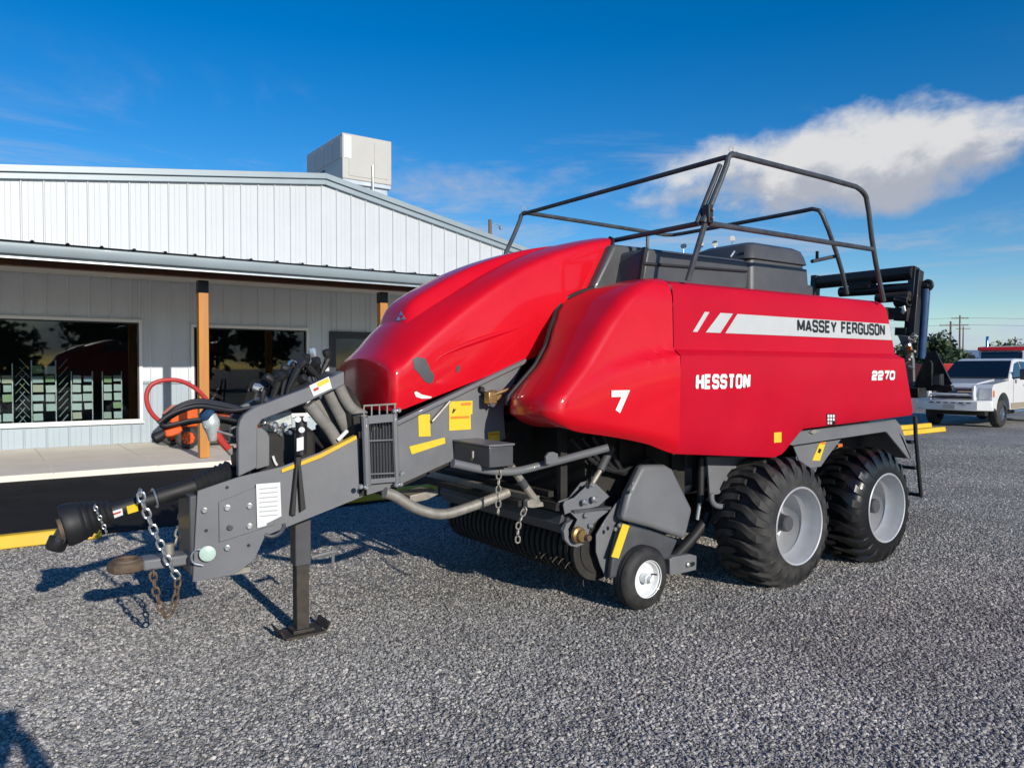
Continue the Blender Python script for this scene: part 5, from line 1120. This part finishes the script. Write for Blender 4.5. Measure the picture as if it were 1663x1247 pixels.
# ================================================================ VEHICLES AND THINGS BEHIND
def simple_wheel(name, c, r_, wd, root, rimm='chrome', side=1):
    w_ = part(name, MB().lathe(tyre_profile(r_ * .60, r_, wd, 7, 3.5) + [(wd / 2 - .03, r_ * .56), (-wd / 2 + .03, r_ * .56)], c, (0, 1, 0), 36, True), 'tyre_rubber', root, 0, 50)
    s = side * wd / 2
    part('rim', MB().shell([(s * .96, r_ * .60), (s * .99, r_ * .63), (s * .90, r_ * .60), (s * .55, r_ * .53), (s * .50, r_ * .30), (s * .72, r_ * .24), (s * .74, 0)], c, (0, 1, 0), 28), rimm, w_, 0, 28)
    for k in range(8):
        a = 2 * math.pi * k / 8; part('spoke', MB().beam(Vector(c) + Vector((math.cos(a) * r_ * .2, s * .70, math.sin(a) * r_ * .2)), Vector(c) + Vector((math.cos(a) * r_ * .57, s * .66, math.sin(a) * r_ * .57)), .05, .03), rimm, w_)
    return w_
# ---- white pickup, local frame: +x forward, +y left
tr = thing('pickup_truck', 'white crew cab pickup with white grille guard parked beyond the baler', 'pickup truck', (0, 0, 0), world=False)
def arch(cx_, r_, z0, n=10): return [(cx_ + math.cos(math.pi * i / n) * r_, z0 + math.sin(math.pi * i / n) * r_) for i in range(n + 1)]
HWt = 1.0
sil = [(2.62, .62), (2.60, 1.16), (2.50, 1.26), (1.30, 1.36), (1.10, 1.38), (-.95, 1.40), (-1.0, 1.42), (-3.25, 1.42), (-3.28, .72), (-2.55, .62)]
sil += [(-2.55, .55)] + [(x, z) for x, z in arch(-2.05, .50, .50)][::-1] + [(-1.5, .50), (1.15, .50)] + [(x, z) for x, z in arch(1.75, .52, .50)][::-1] + [(2.3, .55)]
part('body', MB().prism([(x, -HWt, z) for x, z in sil], (0, 2 * HWt, 0)), 'truck_white', tr, .09, seg=4)
cab = [(1.12, 1.36), (.38, 1.96), (.10, 2.02), (-.75, 2.02), (-1.02, 1.92), (-1.12, 1.38)]
cm_ = MB(); lo_ = [(x, z) for x, z in cab]
L_ = [Vector((x, .96 - (z - 1.36) * .28, z)) for x, z in cab]; Rr = [Vector((x, -(.96 - (z - 1.36) * .28), z)) for x, z in cab]; n = len(cab)
cm_.add(L_ + Rr, [tuple(range(n)), tuple(range(2 * n - 1, n - 1, -1))] + [(i, (i + 1) % n, n + (i + 1) % n, n + i) for i in range(n)])
part('cab', cm_, 'truck_white', tr, .05, seg=3)
def on_cab(x, z, off): return Vector((x, .96 - (z - 1.36) * .28 + off, z))
ws_ = [Vector((1.085, s * (.90 - .0), 1.415)) for s in (1, -1)] + [Vector((.44, s * .775, 1.925)) for s in (-1, 1)]
part('windscreen', MB().prism(ws_, (.030, 0, .030)), 'car_glass', tr, .004)
for q in ([(.92, 1.42), (.40, 1.86), (.02, 1.93), (.02, 1.42)], [(-.06, 1.42), (-.06, 1.93), (-.70, 1.92), (-.92, 1.82), (-.98, 1.42)]):
    part('side_window', MB().prism([on_cab(x, z, .004) for x, z in q], (0, .012, 0)), 'car_glass', tr)
part('hood_bulge', MB().prism([(2.45, -.55, 1.245), (1.25, -.60, 1.37), (1.25, .60, 1.37), (2.45, .55, 1.245)], (0, 0, .035)), 'truck_white', tr, .03, seg=3)
gr = part('grille', MB().bb((2.585, -.62, .80), (2.64, .62, 1.17)), 'chrome', tr, .02)
for k in range(3): part('grille_bar', MB().bb((2.642, -.55, .84 + k * .11), (2.648, .55, .91 + k * .11)), 'frame_dark', gr)
part('grille_badge', MB().lathe([(0, .11), (.02, .11)], (2.65, 0, 1.0), (1, 0, 0), 20), 'blue_rod', gr)
for s in (-1, 1):
    hl = part('headlight', MB().prism([(2.60, s * .66, .82), (2.60, s * .98, .84), (2.50, s * 1.005, 1.14), (2.58, s * .66, 1.16)], (.03, 0, 0)), 'lamp_lens', tr, .01)
    part('turn_lamp', MB().bb((2.44, s * 1.002, .90), (2.56, s * 1.010, 1.08)), 'orange_lens', hl)
    mr_ = part('wing_mirror', MB().bb((.72, s * 1.12, 1.38), (.86, s * 1.34, 1.70)), 'frame_dark', tr, .02); part('mirror_arm', MB().beam((.80, s * .95, 1.42), (.80, s * 1.14, 1.45), .05, .05), 'frame_dark', mr_)
bp_ = part('bumper', MB().prism([(2.62, -1.02, 0), (2.90, -.72, 0), (2.95, 0, 0), (2.90, .72, 0), (2.62, 1.02, 0), (2.50, 1.02, 0), (2.50, -1.02, 0)], (0, 0, .30)), 'truck_white', tr, .03, seg=3); bp_.location.z = .50
for k in range(6): part('bumper_slot', MB().bb((2.955 if abs(k - 2.5) < 1 else 2.93, -.55 + k * .2, .705), (2.962 if abs(k - 2.5) < 1 else 2.945, -.43 + k * .2, .735)), 'black_print', tr)
part('number_plate', MB().bb((2.952, -.16, .54), (2.962, .16, .67)), 'hvac_grey', tr)
for s in (-1, 1): part('grille_guard', MB().prism([(2.86, s * .60 - .035, .80), (2.90, s * .60 - .035, .95), (2.84, s * .60 - .035, 1.22), (2.74, s * .60 - .035, 1.24), (2.70, s * .60 - .035, .80)], (0, .07, 0)), 'truck_white', tr, .02)
part('guard_bar', MB().tube([(2.84, -.60, .96), (2.90, 0, .96), (2.84, .60, .96)], .035, 10), 'truck_white', tr); part('guard_bar', MB().tube([(2.84, -.60, .86), (2.90, 0, .86), (2.84, .60, .86)], .025, 10), 'frame_dark', tr)
part('lower_trim', MB().bb((-1.5, 1.002, .52), (1.15, 1.012, .70)), 'truck_tan', tr); part('side_step', MB().tube([(-1.4, 1.03, .44), (1.05, 1.03, .44)], .045, 10), 'chrome', tr)
for x in (.97, -.02, -1.02): part('door_gap', MB().bb((x - .006, 1.001, .72), (x + .006, 1.004, 1.37)), 'black_print', tr)
for x in (.15, -.85): part('door_handle', MB().bb((x - .10, 1.004, 1.20), (x + .04, 1.03, 1.235)), 'chrome', tr, .006)
for x in (1.75, -2.05):
    for s in (-1, 1): simple_wheel('wheel', (x, s * .86, .41), .41, .28, tr, 'chrome', s)
part('underbody', MB().bb((-3.1, -.75, .35), (2.4, .75, .56)), 'dirty_black', tr)
tw_ = onZ((1622, 694)); tr.location = (tw_.x + 1.75, tw_.y + 1.0, 0); tr.rotation_euler.z = R(180 + 3)
# ---- red highway truck further back
se = thing('highway_truck', 'red roofed white highway truck with chrome exhaust behind the white pickup', 'truck', (0, 0, 0), world=False)
part('cab', MB().prism([(1.3, -1.15, 1.0), (1.3, -1.15, 2.0), (1.15, -1.15, 2.75), (-1.3, -1.15, 2.75), (-1.3, -1.15, 1.0)], (0, 2.3, 0)), 'truck_white', se, .08)
part('roof', MB().prism([(1.45, -1.18, 2.74), (1.2, -1.18, 2.95), (-1.3, -1.18, 3.05), (-1.35, -1.18, 2.74)], (0, 2.36, 0)), 'car_red', se, .06)
part('hood', MB().prism([(3.0, -.8, .9), (2.95, -.8, 1.7), (1.3, -.95, 2.0), (1.3, -.95, .9)], (0, 1.7, 0)), 'car_red', se, .12, seg=3)
part('windscreen', MB().prism([(1.305, -1.0, 2.05), (1.19, -1.0, 2.66), (1.19, 1.0, 2.66), (1.305, 1.0, 2.05)], (.02, 0, 0)), 'car_glass', se)
for s in (-1, 1):
    part('side_window', MB().bb((.1, s * 1.152, 2.02), (1.0, s * 1.16, 2.60)), 'car_glass', se)
    part('exhaust_stack', MB().tube([(-1.45, s * 1.0, .9), (-1.45, s * 1.0, 3.4), (-1.62, s * 1.0, 3.62)], .08, 12), 'chrome', se)
    part('mirror', MB().bb((1.1, s * 1.35, 2.0), (1.18, s * 1.55, 2.5)), 'frame_dark', se)
part('frame', MB().bb((-5.5, -.5, .75), (2.8, .5, 1.0)), 'dirty_black', se); part('red_body', MB().bb((-5.6, -1.2, 1.02), (-1.75, 1.2, 1.9)), 'car_red', se, .05)
part('beacon', MB().lathe([(0, .1), (.15, .09), (.2, .0)], (-1.7, .4, 2.75), (0, 0, 1), 12), 'orange_lens', se)
for x in (2.2, -3.2, -4.5):
    for s in (-1, 1): simple_wheel('wheel', (x, s * .95, .52), .52, .3, se, 'chrome', s)
q = atD((1630, 598), 44.0); se.location = (q.x, q.y, 0); se.rotation_euler.z = R(196)
# ---- red farm implement to the left of it
im = thing('farm_wagon', 'red farm wagon with raised boom standing behind the light board', 'wagon', (0, 0, 0), world=False)
part('bin', MB().prism([(-2.2, -1.1, .9), (2.2, -1.1, .9), (2.4, -1.2, 2.0), (-2.4, -1.2, 2.0)], (0, 2.3, 0)), 'car_red', im, .04); part('boom', MB().tube([(1.2, 0, 1.9), (2.2, 0, 2.75), (3.6, 0, 2.9), (4.4, 0, 2.6)], .16, 10, smooth=1), 'car_red', im); part('chassis', MB().bb((-2.3, -.5, .6), (3.2, .5, .9)), 'dirty_black', im)
for x in (-1.5, 1.5):
    for s in (-1, 1): simple_wheel('wheel', (x, s * .9, .45), .45, .3, im, 'rim_white', s)
for k in range(4): part('bin_rib', MB().bb((-1.9 + k * 1.2, -1.21, 1.0), (-1.8 + k * 1.2, -1.15, 1.95)), 'car_red', im)
q = atD((1548, 598), 46.0); im.location = (q.x, q.y, 0); im.rotation_euler.z = R(-35)
# ---- ride-on mower on the walk
mw = thing('ride_on_mower', 'orange ride-on mower parked on the walk behind the timber post', 'mower', (0, 0, 0), world=False)
part('hood', MB().prism([(.95, -.26, .42), (.98, -.26, .70), (.80, -.26, .86), (.10, -.26, .90), (.08, -.26, .42)], (0, .52, 0)), 'orange_paint', mw, .05, seg=3)
part('grille', MB().bb((.965, -.2, .46), (.99, .2, .68)), 'black_paint', mw); part('deck', MB().lathe([(0, .48), (.12, .50), (.15, .40)], (-.05, 0, .14), (0, 0, 1), 24), 'black_paint', mw)
part('seat', MB().bb((-.75, -.24, .62), (-.28, .24, .72)).prism([(-.80, -.24, .70), (-.68, -.24, .70), (-.80, -.24, 1.12), (-.90, -.24, 1.10)], (0, .48, 0)), 'black_rubber', mw, .04)
part('fender', MB().bb((-.95, -.50, .55), (-.2, .50, .62)), 'orange_paint', mw, .03); sw_ = part('steering_wheel', MB().torus((-.02, 0, 1.05), (-.5, 0, 1), .17, .014, 24, 8), 'black_rubber', mw); part('column', MB().tube([(.12, 0, .86), (-.02, 0, 1.05)], .02, 8), 'black_paint', sw_)
part('roll_bar', MB().tube([(-.85, -.40, .6), (-.95, -.40, 1.35), (-.95, .40, 1.35), (-.85, .40, .6)], .022, 8, smooth=1), 'black_paint', mw)
for x, r_, wd in ((.72, .22, .16), (-.58, .29, .24)):
    for s in (-1, 1): simple_wheel('wheel', (x, s * .44, r_), r_, wd, mw, 'orange_paint', s)
part('chassis', MB().bb((-.9, -.2, .3), (.9, .2, .45)), 'black_paint', mw)
q = onZ((312, 728), SL); mw.location = (q.x + .55, q.y + .45, SL + .004); mw.rotation_euler.z = R(187)
# ---- utility poles, wires
def pole(px_, ptop, D, lab, arms=1):
    b_ = atD((px_, 598), D); t_ = atD((ptop[0], ptop[1]), D); o = thing('utility_pole', lab, 'utility pole', (b_.x, b_.y, 0), 'utility poles beyond the yard')
    part('post', MB().tube([(b_.x, b_.y, -.1), (b_.x, b_.y, t_.z)], .15, 10, rad=[.17, .11]), 'pole_wood', o)
    for k in range(arms):
        z = t_.z - .5 - k * 1.1; part('crossarm', MB().beam((b_.x - .9, b_.y + .9, z), (b_.x + .9, b_.y - .9, z), .12, .12), 'pole_wood', o)
        for s in (-.8, -.3, .3, .8): part('insulator', MB().lathe([(0, .04), (.12, .05), (.16, .02)], (b_.x + s, b_.y - s, z + .06), (0, 0, 1), 8), 'pale_block', o)
    return Vector((b_.x, b_.y, t_.z))
p1_ = pole(1543, (1543, 522), 95, 'weathered utility pole rising clear of the tree crown', 1)
p2_ = pole(1558, (1558, 512), 120, 'tallest utility pole with two crossarms between its neighbours', 2)
p3_ = pole(1563.5, (1563, 530), 150, 'slim short utility pole right beside the tallest one', 1)
p4_ = pole(1648, (1648, 547), 140, 'low wide-armed utility pole above the highway truck', 1)
lp_b = Vector((0, 0, 0)); q = onY((796, 357), 46.0)
lo_ = thing('street_lamp_pole', 'timber lamp pole showing just above the shop roof', 'lamp pole', (q.x, 46.0, 0))
part('post', MB().tube([(q.x, 46, -.1), (q.x, 46, q.z)], .14, 10), 'pole_wood', lo_); part('lamp_arm', MB().tube([(q.x, 46, q.z - .55), (q.x + .5, 46, q.z - .2), (q.x + .9, 46, q.z - .35)], .04, 8, smooth=1), 'galvanised', lo_); part('lamp_head', MB().lathe([(0, .05), (.15, .16), (.3, .14), (.34, 0)], (q.x + .9, 46, q.z - .3), (.3, 0, -1), 14), 'galvanised', lo_)
for k, z in enumerate((-.4, -1.5)):
    a = p2_ + Vector((0, 0, z)); b = p2_ + Vector((-60, 75, z + .5)); c = p2_ + Vector((70, -80, z)); pts = [a.lerp(b, i / 12) - Vector((0, 0, 1.2 * math.sin(math.pi * i / 12))) for i in range(13)][::-1] + [a.lerp(c, i / 12) - Vector((0, 0, 1.2 * math.sin(math.pi * i / 12))) for i in range(1, 13)]
    single('overhead_wire', MB().tube(pts, .02, 5), 'wire_grey', (p2_.x, p2_.y, 0), ['thin overhead wire strung at the top of the tall pole', 'thin overhead wire strung lower on the tall pole'][k], 'wire', 'overhead wires')
# ---- trees
def tree(b_, h, wd, m, lab, seed, n=2600, group='trees beyond the yard', lf=.26):
    rg = random.Random(seed); o = thing('broadleaf_tree', lab, 'tree', b_, group); b_ = Vector(b_)
    tk = MB(); tk.tube([b_ - Vector((0, 0, .1)), b_ + Vector((.05, 0, h * .25)), b_ + Vector((0, .1, h * .5)), b_ + Vector((.1, 0, h * .8))], .2, 10, rad=[h * .035, h * .028, h * .02, h * .008])
    cl = []
    for k in range(13):
        a = rg.uniform(0, 6.28); r_ = wd * .5 * rg.uniform(.25, .82); z = h * rg.uniform(.34, .90); r_ *= math.sin(math.pi * min(1, max(.12, (z / h - .2) / .85))) ** .6
        c = b_ + Vector((math.cos(a) * r_, math.sin(a) * r_, z)); cl.append((c, wd * rg.uniform(.15, .25))); s0 = b_ + Vector((0, .05, h * rg.uniform(.22, .5))); tk.tube([s0, s0.lerp(c, .5) + Vector((0, 0, h * .04)), c], .05, 6, rad=[h * .012, h * .008, h * .003])
    part('trunk', tk, 'bark', o)
    lv = MB()
    for i in range(n):
        c, r_ = cl[i % len(cl)]; d = Vector((rg.gauss(0, 1), rg.gauss(0, 1), rg.gauss(0, .8))).normalized() * r_ * rg.uniform(.35, 1.12) ** .6; p = c + d
        u = Vector((rg.gauss(0, 1), rg.gauss(0, 1), rg.gauss(0, 1))).normalized(); v_ = u.cross(d if d.length > 1e-4 else Vector((0, 0, 1))).normalized(); s = lf * rg.uniform(.6, 1.4)
        lv.add([p - u * s, p - v_ * s * .5, p + u * s, p + v_ * s * .5], [(0, 1, 2, 3)])
    part('crown', lv, m, o, 0, 180); o.children[-1]['kind'] = 'stuff'
    return o
def tree_at(px_, ytop, D, wd, m, lab, seed, **k):
    b_ = atD((px_, 598), D); h = atD((px_, ytop), D).z; return tree((b_.x, b_.y, 0), h, wd, m, lab, seed, **k)
tree_at(1515, 548, 78, 5.6, 'leaf_dark', 'dark round-topped tree beside the weathered utility pole', 1)
tree_at(1536, 560, 84, 5.0, 'leaf_dark', 'smaller dark tree against the foot of the utility poles', 2)
tree_at(1486, 566, 88, 5.0, 'leaf_mid', 'low tree half hidden behind the blue lift rod', 3)
tree_at(1650, 562, 110, 8.0, 'leaf_mid', 'broad low tree behind the highway truck roof', 4)
tree_at(1690, 560, 115, 9.0, 'leaf_dark', 'wide dark tree at the edge of the yard past the trucks', 5)
tree_at(1460, 572, 120, 9.0, 'leaf_dark', 'hazy low tree behind the tailgate fittings', 6)
far = thing('storage_shed', 'long pale storage shed far behind the trucks', 'shed', (0, 0, 0), world=False)
part('wall', MB().bb((-9, -4, 0), (9, 4, 3.0)), 'hvac_beige', far); part('roof', MB().prism([(-9.3, -4.3, 3.0), (-9.3, 0, 4.1), (-9.3, 4.3, 3.0)], (18.6, 0, 0)), 'galvanised', far)
for k in range(4): part('shed_door', MB().bb((-8 + k * 4.2, -4.05, .05), (-5 + k * 4.2, -4.01, 2.6)), 'hvac_grey', far)
q = atD((1662, 598), 95.0); far.location = (q.x + 4, q.y, 0); far.rotation_euler.z = R(-50)
# ---- a line of trees across the road behind the photographer (mirrored in the shop window)
for k in range(6):
    tree((-14 + k * 7.5 + rnd.uniform(-1, 1), -34 + rnd.uniform(-3, 3), 0), 6.5 + rnd.uniform(-1, 1.5), 6.5, 'leaf_dark', 'dark street tree across the road opposite the shop', 20 + k, n=900, group='street trees opposite the shop', lf=.4)
# ---- the photographer, holding the phone up; only the shadow falls into the picture
ph = thing('person', 'person in dark jacket and jeans holding up a phone', 'person', (-.08, -.42, 0))
def skin(name, nodes, edges, m, parent, sub=2):
    me = bpy.data.meshes.new(name); me.from_pydata([Vector(p) - ORG[parent] for p, r_ in nodes], edges, []); me.materials.append(MATS[m]); o = link(name, me, parent)
    sk = o.modifiers.new('skin', 'SKIN'); sk.use_smooth_shade = True
    for i, (p, r_) in enumerate(nodes): me.skin_vertices[0].data[i].radius = (r_, r_); me.skin_vertices[0].data[i].use_root = (i == 0)
    s_ = o.modifiers.new('subdivision', 'SUBSURF'); s_.levels = sub; s_.render_levels = sub; return o
bx, by = -.08, -.42
nodes = [((bx, by, .98), .155), ((bx, by, 1.18), .15), ((bx, by, 1.38), .165), ((bx, by + .01, 1.50), .09), ((bx, by + .03, 1.58), .06),
 ((bx + .19, by, 1.44), .07), ((bx + .29, by + .05, 1.24), .055), ((bx + .16, by + .26, 1.50), .042), ((bx + .10, by + .31, 1.62), .032),
 ((bx - .19, by, 1.44), .07), ((bx - .29, by + .05, 1.24), .055), ((bx - .16, by + .26, 1.50), .042), ((bx - .10, by + .31, 1.62), .032),
 ((bx + .10, by, .90), .10), ((bx + .11, by + .02, .50), .075), ((bx + .12, by - .02, .09), .05), ((bx + .13, by + .12, .05), .042),
 ((bx - .10, by, .90), .10), ((bx - .11, by + .02, .50), .075), ((bx - .12, by - .02, .09), .05), ((bx - .13, by + .12, .05), .042)]
edges = [(0, 1), (1, 2), (2, 3), (3, 4), (2, 5), (5, 6), (6, 7), (7, 8), (2, 9), (9, 10), (10, 11), (11, 12), (0, 13), (13, 14), (14, 15), (15, 16), (0, 17), (17, 18), (18, 19), (19, 20)]
body = skin('body', nodes, edges, 'jacket', ph)
hd = MB().lathe([(-.13, .03), (-.11, .06), (-.05, .078), (.02, .085), (.08, .078), (.115, .05), (.125, .0)], (bx, by + .04, 1.70), (0, 0, 1), 20)
head = part('head', hd, 'skin', ph); part('hair', MB().lathe([(-.02, .091), (.05, .093), (.10, .075), (.135, .0)], (bx, by + .025, 1.705), (0, 0, 1), 20), 'hair', head)
part('nose', MB().tube([(bx, by + .12, 1.715), (bx, by + .145, 1.685), (bx, by + .12, 1.675)], .012, 8), 'skin', head)
for s in (-1, 1):
    part('ear', MB().lathe([(0, .02), (.012, .03), (.02, .02)], (bx + s * .083, by + .035, 1.70), (s, 0, 0), 10), 'skin', head)
    for k in range(4): part('finger', MB().tube([(bx + s * .105, by + .31, 1.635 + k * .02), (bx + s * .085, by + .345, 1.645 + k * .02), (bx + s * .06, by + .335, 1.645 + k * .02)], .009, 6), 'skin', ph)
    part('thumb', MB().tube([(bx + s * .10, by + .30, 1.63), (bx + s * .07, by + .29, 1.66), (bx + s * .055, by + .30, 1.68)], .011, 6), 'skin', ph)
ph.scale = (1, 1, .955)
phn = single('phone', MB().bb((bx - .08, by + .31, 1.56), (bx + .08, by + .319, 1.64)), 'frame_dark', (bx, by + .315, 1.56), 'dark phone held up in both hands', 'phone', bevel=.003)
